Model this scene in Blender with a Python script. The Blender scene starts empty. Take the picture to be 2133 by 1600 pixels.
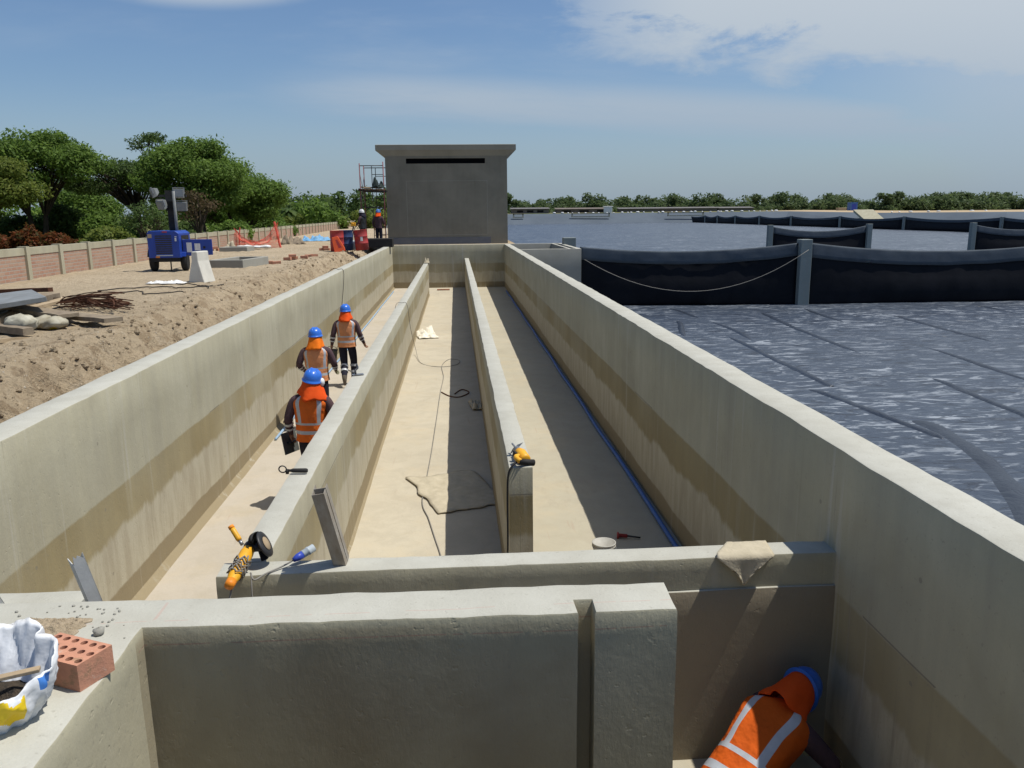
import bpy, bmesh, math, random
import numpy as np
from mathutils import Vector, Matrix, noise
R = math.radians
scene = bpy.context.scene
COL = scene.collection
rng = random.Random(7)

# ------------------------------------------------------------------ camera
F, CX, CY, H = 1670.0, 1066.5, 800.0, 1.52
def _basis():
    d = Vector(((948 - CX) / F, -(446 - CY) / F, -1)).normalized()
    r = R(0.6)
    up = Vector((-math.sin(r), math.cos(r), 0))
    z = Vector((up.x, up.y, -(up.dot(d)) / d.z)).normalized()
    x = d.cross(z)
    return Matrix((x, d, z))            # camera axes -> world
W = _basis()
def ray(px, py):
    return W @ Vector(((px - CX) / F, -(py - CY) / F, -1))
def at(px, py, z):
    r = ray(px, py); return Vector((0, 0, H)) + r * ((z - H) / r.z)
def aty(px, py, y):
    r = ray(px, py); return Vector((0, 0, H)) + r * (y / r.y)
cam = bpy.data.cameras.new('camera'); cam_o = bpy.data.objects.new('camera', cam); COL.objects.link(cam_o)
cam.sensor_width = 36; cam.lens = F * 36 / 2133; cam.clip_start = .05; cam.clip_end = 6000
cam_o.matrix_world = Matrix.Translation((0, 0, H)) @ W.to_4x4()
scene.camera = cam_o

# ------------------------------------------------------------------ node helpers
class NT:
    def __init__(s, tree): s.t = tree; s.n = tree.nodes; s.l = tree.links
    def new(s, typ, **kw):
        n = s.n.new(typ)
        for k, v in kw.items(): setattr(n, k, v)
        return n
    def put(s, sock, v):
        if isinstance(v, (int, float)): sock.default_value = v
        elif isinstance(v, (tuple, list)):
            sock.default_value = tuple(v) + ((1,) if len(v) == 3 and sock.type == 'RGBA' else ())
        else: s.l.new(v, sock)
    def m(s, op, a, b=0, c=0, clamp=False):
        n = s.new('ShaderNodeMath', operation=op); n.use_clamp = clamp
        for i, v in enumerate((a, b, c)): s.put(n.inputs[i], v)
        return n.outputs[0]
    def noise(s, vec, scale, detail=4, rough=.55, dist=0):
        n = s.new('ShaderNodeTexNoise'); s.put(n.inputs['Vector'], vec)
        n.inputs['Scale'].default_value = scale; n.inputs['Detail'].default_value = detail
        n.inputs['Roughness'].default_value = rough; n.inputs['Distortion'].default_value = dist
        return n.outputs['Fac']
    def mapping(s, vec, scale=(1, 1, 1), rot=(0, 0, 0), loc=(0, 0, 0)):
        n = s.new('ShaderNodeMapping'); s.put(n.inputs['Vector'], vec)
        n.inputs['Scale'].default_value = scale; n.inputs['Rotation'].default_value = rot; n.inputs['Location'].default_value = loc
        return n.outputs[0]
    def ramp(s, fac, stops, interp='LINEAR'):
        n = s.new('ShaderNodeValToRGB'); s.put(n.inputs[0], fac); cr = n.color_ramp; cr.interpolation = interp
        while len(cr.elements) < len(stops): cr.elements.new(0.5)
        for e, (p, c) in zip(cr.elements, stops):
            e.position = p; e.color = (c, c, c, 1) if isinstance(c, (int, float)) else tuple(c) + (1,)
        return n.outputs[0]
    def mix(s, fac, a, b, blend='MIX'):
        n = s.new('ShaderNodeMix', data_type='RGBA', blend_type=blend)
        s.put(n.inputs[0], fac); s.put(n.inputs[6], a); s.put(n.inputs[7], b)
        return n.outputs[2]
    def bump(s, h, strength, dist=.02, normal=None):
        n = s.new('ShaderNodeBump'); s.put(n.inputs['Height'], h)
        n.inputs['Strength'].default_value = strength; n.inputs['Distance'].default_value = dist
        if normal: s.l.new(normal, n.inputs['Normal'])
        return n.outputs[0]
    def pos(s): return s.new('ShaderNodeNewGeometry').outputs['Position']
    def obj(s): return s.new('ShaderNodeTexCoord').outputs['Object']
    def sep(s, v):
        n = s.new('ShaderNodeSeparateXYZ'); s.put(n.inputs[0], v); return n.outputs
    def sstep(s, v, a, b):
        n = s.new('ShaderNodeMapRange', interpolation_type='SMOOTHSTEP'); s.put(n.inputs[0], v)
        n.inputs[1].default_value = a; n.inputs[2].default_value = b
        return n.outputs[0]
def newmat(name, rough=.8, spec=.3):
    m = bpy.data.materials.new(name); m.use_nodes = True
    t = NT(m.node_tree); b = t.n['Principled BSDF']
    b.inputs['Roughness'].default_value = rough; b.inputs['Specular IOR Level'].default_value = spec
    return m, t, b
def pmat(name, c1, c2=None, scale=8, rough=.7, spec=.3, bump=.15, bdist=.004, metal=0, bscale=None, stretch=(1, 1, 1)):
    m, t, b = newmat(name, rough, spec)
    c2 = c2 or tuple(x * .8 for x in c1)
    v = t.mapping(t.obj(), stretch)
    f = t.ramp(t.noise(v, scale, 5, .6), [(.32, 0), (.68, 1)])
    t.put(b.inputs['Base Color'], t.mix(f, c1, c2))
    b.inputs['Metallic'].default_value = metal
    t.put(b.inputs['Normal'], t.bump(t.noise(v, bscale or scale * 6, 3), bump, bdist))
    return m

FL = -2.17
def concrete(name, a=(.485, .452, .325), b=(.372, .338, .23), bands=True, rough=.85, redline=False, grey=0.0, face=False):
    m, t, bs = newmat(name, rough, .25)
    P = t.pos(); x, y, z = t.sep(P)
    big = t.ramp(t.noise(P, .9, 5, .6, .4), [(.3, 0), (.7, 1)])
    col = t.mix(big, a, b)
    st = t.ramp(t.noise(t.mapping(P, (5, 5, .35)), 1, 4, .6), [(.35, 0), (.75, 1)])
    col = t.mix(t.m('MULTIPLY', st, .35), col, (.27, .25, .2))
    if bands:
        n_s = t.m('SUBTRACT', t.noise(t.mapping(P, (2.6, 2.6, .25)), 1, 5, .65), .5); n_l = t.m('SUBTRACT', t.noise(t.mapping(P, (.5, .5, .3)), 1, 3), .5); n_f = t.m('SUBTRACT', t.noise(P, 7, 4, .65), .5)
        zt = t.m('ADD', t.m('ADD', z, t.m('MULTIPLY', n_l, .07)), t.m('MULTIPLY', n_f, .03))
        zm = t.m('ADD', t.m('ADD', z, t.m('MULTIPLY', n_s, .30)), t.m('ADD', t.m('MULTIPLY', n_l, .22), t.m('MULTIPLY', n_f, .08)))
        zb = t.m('ADD', t.m('ADD', z, t.m('MULTIPLY', n_l, .16)), t.m('MULTIPLY', n_f, .035))
        soft = t.m('ADD', .45, t.m('MULTIPLY', t.sstep(t.noise(t.mapping(P, (.35, .35, .2), loc=(5, 2, 0)), 1, 3), .35, .6), .55))
        k1 = t.m('MULTIPLY', t.sstep(zt, -.935, -.965), soft); k2 = t.sstep(zm, -1.31, -1.39); k3 = t.sstep(zb, -1.875, -1.905)
        col = t.mix(k1, col, t.mix(1, col, (.73, .635, .45), 'MULTIPLY'))
        pale = t.mix(t.sstep(t.noise(t.mapping(P, (6, 6, 1.2)), 1, 5, .65), .4, .62), (.48, .435, .32), (.40, .35, .25))
        col = t.mix(k2, col, pale)
        col = t.mix(k3, col, t.mix(n_f, (.27, .215, .125), (.33, .27, .165)))
        along = t.m('ADD', x, y)
        jf = t.m('ABSOLUTE', t.m('SUBTRACT', t.m('FRACT', t.m('DIVIDE', along, 2.44)), .5))
        jl = t.m('MULTIPLY', t.m('GREATER_THAN', jf, .4985), t.sstep(t.noise(P, 1.7, 3), .4, .6))
        col = t.mix(t.m('MULTIPLY', jl, .4), col, (.17, .155, .12))
        hx_ = t.m('SUBTRACT', t.m('FRACT', t.m('DIVIDE', t.m('ADD', along, .4), 1.22)), .5); hz_ = t.m('SUBTRACT', t.m('FRACT', t.m('DIVIDE', t.m('ADD', z, .13), .62)), .5)
        hd_ = t.m('SQRT', t.m('ADD', t.m('POWER', t.m('MULTIPLY', hx_, 1.22), 2), t.m('POWER', t.m('MULTIPLY', hz_, .62), 2)))
        th_ = t.m('MULTIPLY', t.m('LESS_THAN', hd_, .016), t.m('GREATER_THAN', t.noise(t.mapping(P, (.7, .7, 1.3)), 1, 2), .50))
        col = t.mix(t.m('MULTIPLY', th_, .55), col, (.2, .18, .14))
        dr = t.m('MULTIPLY', t.sstep(t.noise(t.mapping(P, (7, 7, .22)), 1, 4, .65), .56, .68), t.sstep(t.noise(P, .45, 3), .45, .62))
        col = t.mix(t.m('MULTIPLY', dr, .45), col, (.52, .50, .43))
        col = t.mix(t.m('MULTIPLY', t.m('MULTIPLY', t.sstep(t.noise(t.mapping(P, (9, 9, .3), loc=(3, 1, 0)), 1, 4, .65), .58, .70), t.sstep(t.noise(P, .6, 3), .5, .65)), .4), col, (.21, .185, .14))
        dj = t.m('LESS_THAN', t.m('ABSOLUTE', t.m('ADD', z, .945)), .006)
        dn = t.m('GREATER_THAN', t.noise(t.mapping(P, (.25, .25, .25)), 1, 2), .52)
        col = t.mix(t.m('MULTIPLY', t.m('MULTIPLY', dj, dn), .6), col, (.12, .1, .08))
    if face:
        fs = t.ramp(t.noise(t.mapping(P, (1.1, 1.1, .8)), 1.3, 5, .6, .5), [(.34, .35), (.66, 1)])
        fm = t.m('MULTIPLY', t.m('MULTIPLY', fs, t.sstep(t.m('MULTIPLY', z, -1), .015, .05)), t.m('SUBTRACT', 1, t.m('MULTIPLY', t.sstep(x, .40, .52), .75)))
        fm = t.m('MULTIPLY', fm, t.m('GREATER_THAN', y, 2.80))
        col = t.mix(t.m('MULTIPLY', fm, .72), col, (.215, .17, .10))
    if redline:
        rl = t.m('LESS_THAN', t.m('ABSOLUTE', t.m('ADD', z, .075)), .003)
        rl = t.m('MULTIPLY', rl, t.m('GREATER_THAN', t.noise(t.mapping(P, (9, 9, 9)), 1, 3), .45))
        ry = t.m('LESS_THAN', t.m('ABSOLUTE', t.m('SUBTRACT', y, 2.915)), .003)
        ry = t.m('MULTIPLY', ry, t.m('GREATER_THAN', t.noise(t.mapping(P, (7, 7, 7)), 1, 3), .5))
        rx = t.m('LESS_THAN', t.m('ABSOLUTE', t.m('ADD', t.m('ADD', x, 1.195), t.m('MULTIPLY', y, .0))), .006)
        rx = t.m('MULTIPLY', rx, t.m('GREATER_THAN', t.noise(t.mapping(P, (7, 7, 7)), 1, 3), .48))
        up = t.m('GREATER_THAN', z, -.004)
        col = t.mix(t.m('MULTIPLY', t.m('MULTIPLY', rl, t.m('GREATER_THAN', y, 2.82)), .5), col, (.3, .15, .11))
        col = t.mix(t.m('MULTIPLY', t.m('MULTIPLY', t.m('MAXIMUM', ry, rx), up), .3), col, (.45, .22, .18))
    sp = t.ramp(t.noise(P, 38, 2, .5), [(.66, 0), (.74, 1)])
    col = t.mix(t.m('MULTIPLY', sp, .35), col, (.22, .2, .16))
    fine = t.noise(P, 120, 3, .6)
    col = t.mix(t.m('MULTIPLY', t.m('SUBTRACT', fine, .3, clamp=True), .5), col, (.30, .285, .235))
    if grey: col = t.mix(grey, col, (.27, .275, .27))
    t.put(bs.inputs['Base Color'], col)
    hgt = t.m('ADD', t.m('MULTIPLY', t.noise(P, 14, 5, .65), .7), t.m('MULTIPLY', t.noise(t.mapping(P, (1, 1, .35)), 70, 3, .6), .35))
    pits = t.ramp(t.noise(P, 24, 2), [(.66, 1), (.76, 0)])
    hgt = t.m('ADD', hgt, t.m('MULTIPLY', pits, .4))
    t.put(bs.inputs['Normal'], t.bump(hgt, .42, .010))
    return m

M = {}
M['concrete'] = concrete('concrete')
M['concrete_cap'] = concrete('concrete_cap', a=(.475, .468, .41), b=(.41, .40, .34), bands=False, redline=True)
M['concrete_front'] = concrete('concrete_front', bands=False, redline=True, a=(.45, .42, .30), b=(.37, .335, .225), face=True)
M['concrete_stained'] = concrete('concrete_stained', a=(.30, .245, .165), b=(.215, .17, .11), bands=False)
M['concrete_plain'] = concrete('concrete_plain', bands=False)
M['concrete_grey'] = concrete('concrete_grey', a=(.34, .335, .30), b=(.25, .245, .215), bands=False)
M['post_concrete'] = concrete('post_concrete', a=(.22, .26, .26), b=(.17, .205, .205), bands=False)

def floor_mat():
    m, t, b = newmat('channel_floor', .85, .2)
    P = t.pos(); x, y, z = t.sep(P)
    f = t.ramp(t.noise(P, .7, 6, .62, .5), [(.3, 0), (.72, 1)])
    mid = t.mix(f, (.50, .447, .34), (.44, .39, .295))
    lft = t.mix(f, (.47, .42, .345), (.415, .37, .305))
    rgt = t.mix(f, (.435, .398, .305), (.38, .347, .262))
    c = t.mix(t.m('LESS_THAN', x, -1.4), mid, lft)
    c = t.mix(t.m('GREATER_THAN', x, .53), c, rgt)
    yel = t.ramp(t.noise(P, 1.6, 4, .6), [(.5, 0), (.75, 1)])
    c = t.mix(t.m('MULTIPLY', yel, .35), c, (.50, .40, .25))
    s = t.ramp(t.noise(t.mapping(P, (.8, .25, 1)), 3, 5, .7), [(.62, 0), (.74, 1)])
    c = t.mix(t.m('MULTIPLY', s, .4), c, (.3, .25, .19))
    mo = t.sstep(t.noise(P, 2.6, 6, .68, .6), .40, .66)
    c = t.mix(t.m('MULTIPLY', mo, .32), c, (.34, .30, .225))
    sc = t.sstep(t.noise(t.mapping(P, (14, .7, 1), rot=(0, 0, .25)), 1, 3, .6), .66, .72)
    c = t.mix(t.m('MULTIPLY', sc, .3), c, (.36, .25, .19))
    d = t.noise(P, 60, 3, .6)
    c = t.mix(t.m('MULTIPLY', t.m('SUBTRACT', d, .35, clamp=True), .5), c, (.33, .29, .22))
    t.put(b.inputs['Base Color'], c)
    t.put(b.inputs['Normal'], t.bump(t.m('ADD', t.noise(P, 9, 5), t.m('MULTIPLY', t.noise(P, 50, 3), .4)), .35, .012))
    return m
M['floor'] = floor_mat()

def dirt_mat():
    m, t, b = newmat('dry_soil', .95, .1)
    P = t.pos(); x, y, z = t.sep(P)
    f = t.ramp(t.noise(P, .5, 7, .65, .3), [(.3, 0), (.7, 1)])
    c = t.mix(f, (.50, .405, .28), (.40, .32, .215))
    f2 = t.ramp(t.noise(P, 6, 6, .7), [(.5, 0), (.7, 1)])
    c = t.mix(t.m('MULTIPLY', f2, .55), c, (.23, .17, .11))
    bank = t.sstep(x, -5.9, -4.9)
    cl1 = t.sstep(t.noise(P, 2.2, 6, .7, .8), .50, .60); cl2 = t.sstep(t.noise(P, 7.5, 4, .65, .6), .56, .64)
    c = t.mix(t.m('MULTIPLY', bank, .35), c, (.36, .275, .175))
    c = t.mix(t.m('MULTIPLY', t.m('MULTIPLY', cl1, t.m('ADD', .25, t.m('MULTIPLY', bank, .75))), .6), c, (.25, .18, .11))
    c = t.mix(t.m('MULTIPLY', t.m('MULTIPLY', cl2, t.m('ADD', .2, t.m('MULTIPLY', bank, .8))), .6), c, (.17, .125, .08))
    c = t.mix(t.m('MULTIPLY', t.sstep(t.noise(P, 3.3, 5, .7), .58, .66), .45), c, (.52, .43, .31))
    peb = t.new('ShaderNodeTexVoronoi'); t.put(peb.inputs['Vector'], P); peb.inputs['Scale'].default_value = 16
    pr = t.ramp(peb.outputs['Distance'], [(.14, 1), (.24, 0)])
    pm = t.m('MULTIPLY', pr, t.m('GREATER_THAN', t.noise(P, 9, 2), .57))
    c = t.mix(t.m('MULTIPLY', pm, .6), c, (.55, .5, .42))
    far = t.m('MULTIPLY', t.m('LESS_THAN', t.m('ADD', x, t.m('MULTIPLY', y, .03)), -11.2), 1)
    g = t.mix(t.ramp(t.noise(P, .35, 5, .65), [(.36, 0), (.58, 1)]), (.30, .25, .12), (.11, .14, .045))
    c = t.mix(far, c, g)
    t.put(b.inputs['Base Color'], c)
    h = t.m('ADD', t.m('ADD', t.noise(P, 4, 8, .72), t.m('MULTIPLY', t.noise(P, 22, 5, .7), .5)), t.m('MULTIPLY', pm, .12))
    t.put(b.inputs['Normal'], t.bump(h, 1.0, .10))
    return m
M['dirt'] = dirt_mat()

def liner_mat(name='pond_liner', seam=False):
    m, t, b = newmat(name, .4, .45)
    P = t.pos(); P2 = t.mapping(P, (1, 1, .2))
    base = t.mix(t.noise(P2, .3, 4), (.030, .042, .064), (.050, .066, .094))
    if seam:
        base = t.mix(t.noise(P2, 1.5, 4), (.016, .022, .034), (.034, .044, .062))
    else:
        w1 = t.noise(t.mapping(P2, (.62, 1.75, 1)), .95, 4, .6, 2.2); w2 = t.noise(t.mapping(P2, (.6, 2.0, 1)), 2.1, 4, .58, 1.8)
        big = t.sstep(t.noise(P2, .16, 3), .35, .65)
        glint = t.m('MULTIPLY', t.m('ADD', t.sstep(w1, .555, .66), t.m('MULTIPLY', t.sstep(w2, .56, .65), .8), clamp=True), t.m('ADD', .45, t.m('MULTIPLY', big, .55)))
        base = t.mix(t.m('MULTIPLY', glint, .9), base, (.32, .35, .385))  # pale flakes: sky reflections and sun glints painted into the colour
        dark = t.m('ADD', t.sstep(w1, .44, .33), t.m('MULTIPLY', t.sstep(w2, .43, .33), .8), clamp=True)
        base = t.mix(t.m('MULTIPLY', dark, .85), base, (.017, .022, .033))  # dull facets and crease shade painted in as dark colour
        sandy = t.sstep(t.noise(P2, .7, 4, .6, 1), .66, .74)
        base = t.mix(t.m('MULTIPLY', sandy, .35), base, (.30, .27, .22))
        holes = t.sstep(t.noise(t.mapping(P2, (.8, 1.6, 1)), .62, 4, .65, 1.2), .685, .70)
        base = t.mix(holes, base, (.006, .007, .009))  # ragged black patches: shadow painted onto the liner, no real openings
    t.put(b.inputs['Base Color'], base)
    t.put(b.inputs['Roughness'], t.m('ADD', t.m('MULTIPLY', t.noise(P2, 1.2, 4), .25), .28))
    c1 = t.m('ABSOLUTE', t.m('SUBTRACT', t.noise(P2, 1.0, 2, .5, 1.6), .5)); c2 = t.m('ABSOLUTE', t.m('SUBTRACT', t.noise(P2, 2.9, 3, .5, 1.8), .5))
    h = t.m('ADD', t.m('MULTIPLY', t.m('POWER', c1, .6), .7), t.m('MULTIPLY', t.m('POWER', c2, .6), .4))
    t.put(b.inputs['Normal'], t.bump(h, .30, .12))
    return m
M['seam'] = liner_mat('liner_seam', True)
M['liner'] = liner_mat()
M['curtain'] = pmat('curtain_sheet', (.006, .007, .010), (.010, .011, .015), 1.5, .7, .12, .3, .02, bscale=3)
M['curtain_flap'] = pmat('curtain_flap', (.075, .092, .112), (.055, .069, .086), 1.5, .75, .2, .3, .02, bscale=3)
def brick_mat():
    m, t, b = newmat('fence_brick', .9, .15)
    v = t.obj(); x, y, z = t.sep(v)
    c = t.new('ShaderNodeCombineXYZ'); t.put(c.inputs[0], y); t.put(c.inputs[1], z)
    br = t.new('ShaderNodeTexBrick'); t.put(br.inputs['Vector'], c.outputs[0])
    br.inputs['Color1'].default_value = (.36, .19, .13, 1); br.inputs['Color2'].default_value = (.44, .27, .19, 1)
    br.inputs['Mortar'].default_value = (.36, .32, .27, 1); br.inputs['Scale'].default_value = 1
    br.inputs['Brick Width'].default_value = .25; br.inputs['Row Height'].default_value = .09; br.inputs['Mortar Size'].default_value = .012
    d = t.ramp(t.noise(v, 3, 5, .65), [(.4, 0), (.7, 1)])
    t.put(b.inputs['Base Color'], t.mix(t.m('MULTIPLY', d, .5), br.outputs[0], (.40, .32, .24)))
    t.put(b.inputs['Normal'], t.bump(br.outputs['Fac'], .4, -.01))
    return m
M['brick'] = brick_mat()
def leaf_mat(name, c1, c2, c3):
    m, t, b = newmat(name, .6, .2)
    g = t.new('ShaderNodeNewGeometry')
    r = t.ramp(g.outputs['Random Per Island'], [(0, c1), (.55, c2), (1, c3)])
    big = t.noise(t.pos(), .8, 3)
    c = t.mix(t.m('MULTIPLY', big, .3), r, tuple(x * .7 for x in c1))
    t.put(b.inputs['Base Color'], c)
    tr = t.new('ShaderNodeBsdfTranslucent'); t.put(tr.inputs[0], c)
    mx = t.new('ShaderNodeMixShader'); mx.inputs[0].default_value = .5
    t.l.new(b.outputs[0], mx.inputs[1]); t.l.new(tr.outputs[0], mx.inputs[2])
    t.l.new(mx.outputs[0], t.n['Material Output'].inputs[0])
    return m
M['leaf_green'] = leaf_mat('leaf_green', (0.089, 0.149, 0.029), (0.138, 0.227, 0.042), (0.203, 0.300, 0.059))
M['leaf_dark'] = leaf_mat('leaf_dark', (0.057, 0.096, 0.029), (0.088, 0.141, 0.039), (0.131, 0.191, 0.047))
M['leaf_bright'] = leaf_mat('leaf_bright', (0.110, 0.154, 0.028), (0.165, 0.209, 0.039), (0.220, 0.248, 0.055))
M['leaf_orange'] = leaf_mat('leaf_orange', (.22, .055, .018), (.15, .06, .02), (.07, .08, .022))
M['leaf_brown'] = leaf_mat('leaf_brown', (.09, .06, .03), (.12, .085, .045), (.07, .065, .025))
M['leaf_far'] = leaf_mat('leaf_far', (0.075, 0.113, 0.046), (0.101, 0.147, 0.057), (0.138, 0.178, 0.069))
M['bark'] = pmat('bark', (.075, .06, .045), (.045, .035, .028), 6, .95, .1, .5, .02, stretch=(1, 1, .3))
M['blue_paint'] = pmat('blue_paint', (.016, .055, .34), (.012, .045, .26), 3, .4, .45, .05)
M['black'] = pmat('black_rubber', (.018, .018, .019), (.03, .028, .026), 6, .75, .25)
M['dark_metal'] = pmat('dark_metal', (.05, .05, .052), (.03, .03, .031), 6, .5, .4, metal=.4)
M['steel'] = pmat('grey_steel', (.36, .37, .38), (.27, .27, .27), 12, .42, .5, metal=.7)
M['zinc'] = pmat('zinc', (.50, .51, .51), (.38, .39, .39), 9, .55, .4, .2, .004, metal=.1)
M['galv'] = pmat('galvanised_stud', (.40, .375, .33), (.25, .205, .15), 14, .6, .35, metal=.15, stretch=(1, 1, .4))
M['lamp_glass'] = pmat('lamp_glass', (.20, .215, .23), (.15, .165, .175), 6, .2, .6, .05)
M['lamp_case'] = pmat('lamp_case', (.24, .25, .245), (.18, .19, .185), 6, .5, .4)
M['white'] = pmat('white_plastic', (.78, .78, .76), (.66, .66, .64), 8, .5, .4, .3, .01, bscale=12)
M['white_film'] = pmat('white_film', (.72, .73, .74), (.62, .64, .67), 9, .42, .4, .6, .010, bscale=15)
M['old_white'] = pmat('old_white_plastic', (.46, .45, .41), (.33, .31, .27), 6, .6, .3, .3)
M['sticker'] = pmat('sticker', (.72, .72, .70), (.6, .6, .58), 20, .6)
M['red_drum'] = pmat('red_drum_paint', (.42, .035, .035), (.30, .05, .045), 5, .5, .4, .1)
M['orange_plastic'] = pmat('orange_plastic', (.82, .12, .03), (.7, .1, .03), 5, .5, .4, .05)
M['blue_plastic'] = pmat('blue_plastic', (.06, .16, .42), (.045, .13, .36), 5, .5, .4)
M['drum_blue'] = pmat('blue_drum_paint', (.035, .07, .18), (.03, .055, .14), 5, .5, .4)
M['red_steel'] = pmat('scaffold_red', (.24, .075, .08), (.16, .06, .065), 6, .6, .3)
M['wood'] = pmat('weathered_wood', (.30, .245, .175), (.17, .135, .10), 5, .9, .1, .4, .01, stretch=(1, 1, 1))
M['wood_light'] = pmat('pale_wood', (.43, .335, .22), (.31, .235, .15), 5, .9, .1, .4, .008)
M['ply_grey'] = pmat('grey_plywood', (.24, .255, .26), (.17, .175, .17), 4, .6, .3, .2, .006)
M['rust'] = pmat('rusty_wire', (.13, .06, .035), (.08, .04, .027), 20, .9, .1)
def clay_mat():
    m, t, b = newmat('clay_brick', .92, .1); v = t.obj()
    c = t.mix(t.ramp(t.noise(v, 14, 5, .65), [(.35, 0), (.65, 1)]), (.52, .255, .165), (.43, .215, .145))
    c = t.mix(t.m('MULTIPLY', t.sstep(t.noise(v, 9, 5, .7, .6), .52, .66), .7), c, (.22, .165, .10))
    c = t.mix(t.m('MULTIPLY', t.sstep(t.noise(t.mapping(v, (1, 1, 1), loc=(4, 2, 1)), 12, 5, .7), .58, .70), .7), c, (.46, .38, .31))
    t.put(b.inputs['Base Color'], c); t.put(b.inputs['Normal'], t.bump(t.noise(v, 90, 4, .7), .6, .004)); return m
M['clay'] = clay_mat()
M['yellow'] = pmat('yellow_tool', (.78, .40, .02), (.68, .33, .02), 12, .45, .4, .1)
M['orange_tool'] = pmat('orange_grip', (.80, .27, .02), (.65, .2, .02), 12, .5, .3)
M['grey_rubber'] = pmat('grey_cable', (.24, .225, .20), (.19, .18, .16), 20, .7, .2)
M['plug_blue'] = pmat('plug_blue', (.04, .07, .42), (.03, .06, .34), 12, .4, .4)
M['plug_grey'] = pmat('plug_grey', (.42, .47, .50), (.36, .41, .44), 12, .4, .4)
M['pipe_blue'] = pmat('pipe_blue', (.05, .14, .40), (.04, .11, .32), 5, .5, .35)
M['hose_pale'] = pmat('faded_blue_hose', (.30, .42, .56), (.24, .36, .50), 5, .6, .3)
M['felt'] = pmat('felt_cloth', (.50, .44, .325), (.41, .36, .26), 10, .95, .05, .4, .01)
M['paper'] = pmat('paper_bag', (.80, .76, .64), (.66, .60, .48), 5, .85, .1, .4, .01)
M['old_sack'] = pmat('dusty_sack', (.50, .48, .39), (.27, .235, .16), 4.5, .75, .2, .6, .02, bscale=7)
M['tarp_blue'] = pmat('tarp_blue', (.10, .30, .55), (.2, .38, .55), 3, .6, .3, .5, .05)
M['mesh_orange'] = pmat('safety_mesh', (.75, .13, .08), (.6, .12, .09), 8, .7, .2)
M['vest'] = pmat('orange_vest', (.80, .165, .022), (.62, .135, .03), 3, .8, .1, 1.0, .03, bscale=7)
M['vest_faded'] = pmat('faded_orange_vest', (.74, .32, .15), (.60, .25, .11), 3, .85, .1, 1.0, .03, bscale=7)
M['vest_shaded'] = pmat('shaded_orange_vest', (.66, .115, .012), (.52, .09, .012), 3, .8, .1, 1.0, .03, bscale=7)  # orange vest with the shade of the pit put into its colour
M['tape'] = pmat('reflective_tape', (.50, .52, .55), (.42, .44, .47), 14, .4, .5, .2)
M['cape'] = pmat('orange_cape', (.82, .10, .015), (.72, .08, .012), 8, .8, .1, .4, .01, bscale=12)
M['cape_orange'] = pmat('bright_orange_cape', (.85, .20, .015), (.75, .16, .012), 8, .8, .1, .4, .01, bscale=12)
M['helmet'] = pmat('blue_helmet', (.035, .16, .62), (.03, .14, .55), 5, .3, .5, .02)
M['helmet_white'] = pmat('white_helmet', (.7, .7, .7), (.6, .6, .6), 5, .35, .5, .02)
M['sleeve'] = pmat('maroon_sleeve', (.10, .062, .068), (.075, .047, .052), 10, .9, .1, .5, .01)
M['trouser'] = pmat('navy_trousers', (.022, .022, .035), (.032, .031, .043), 10, .9, .1, .5, .01)
M['skin'] = pmat('skin', (.36, .20, .13), (.31, .17, .11), 20, .6, .3, .1)
M['boot'] = pmat('dusty_boot', (.17, .145, .115), (.11, .095, .08), 14, .9, .1)
M['glove'] = pmat('glove', (.36, .35, .22), (.27, .26, .17), 14, .9, .1)
M['grey_plastic'] = pmat('grey_bucket', (.12, .125, .115), (.09, .094, .086), 10, .7, .2)
M['eye'] = pmat('eye', (.04, .03, .03), (.03, .02, .02), 10, .3, .5)
M['yellow_print'] = pmat('yellow_print', (.80, .60, .02), (.74, .52, .02), 5, .5, .3)
M['blue_print'] = pmat('blue_print', (.05, .18, .6), (.06, .2, .5), 5, .5, .3)
M['sand'] = pmat('sand', (.46, .35, .23), (.38, .29, .19), .4, .95, .1)
def far_mat():
    m, t, b = newmat('far_ground', .95, .05); P = t.pos(); x, y, z = t.sep(P)
    f = t.sstep(t.noise(P, .05, 4), .4, .6)
    c = t.mix(f, (.10, .115, .05), (.17, .15, .085)); c = t.mix(t.sstep(x, 118, 135), c, (.40, .31, .20))
    t.put(b.inputs['Base Color'], c); return m
M['sand'] = far_mat()
M['greywall'] = pmat('far_wall', (.19, .165, .145), (.15, .125, .11), .5, .9, .1)
M['roof_tin'] = pmat('roof_tin', (.17, .16, .15), (.13, .12, .115), .5, .7, .2)
M['vent_dark'] = pmat('vent_dark', (.012, .012, .014), (.01, .01, .012), 5, .8, .1)

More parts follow.
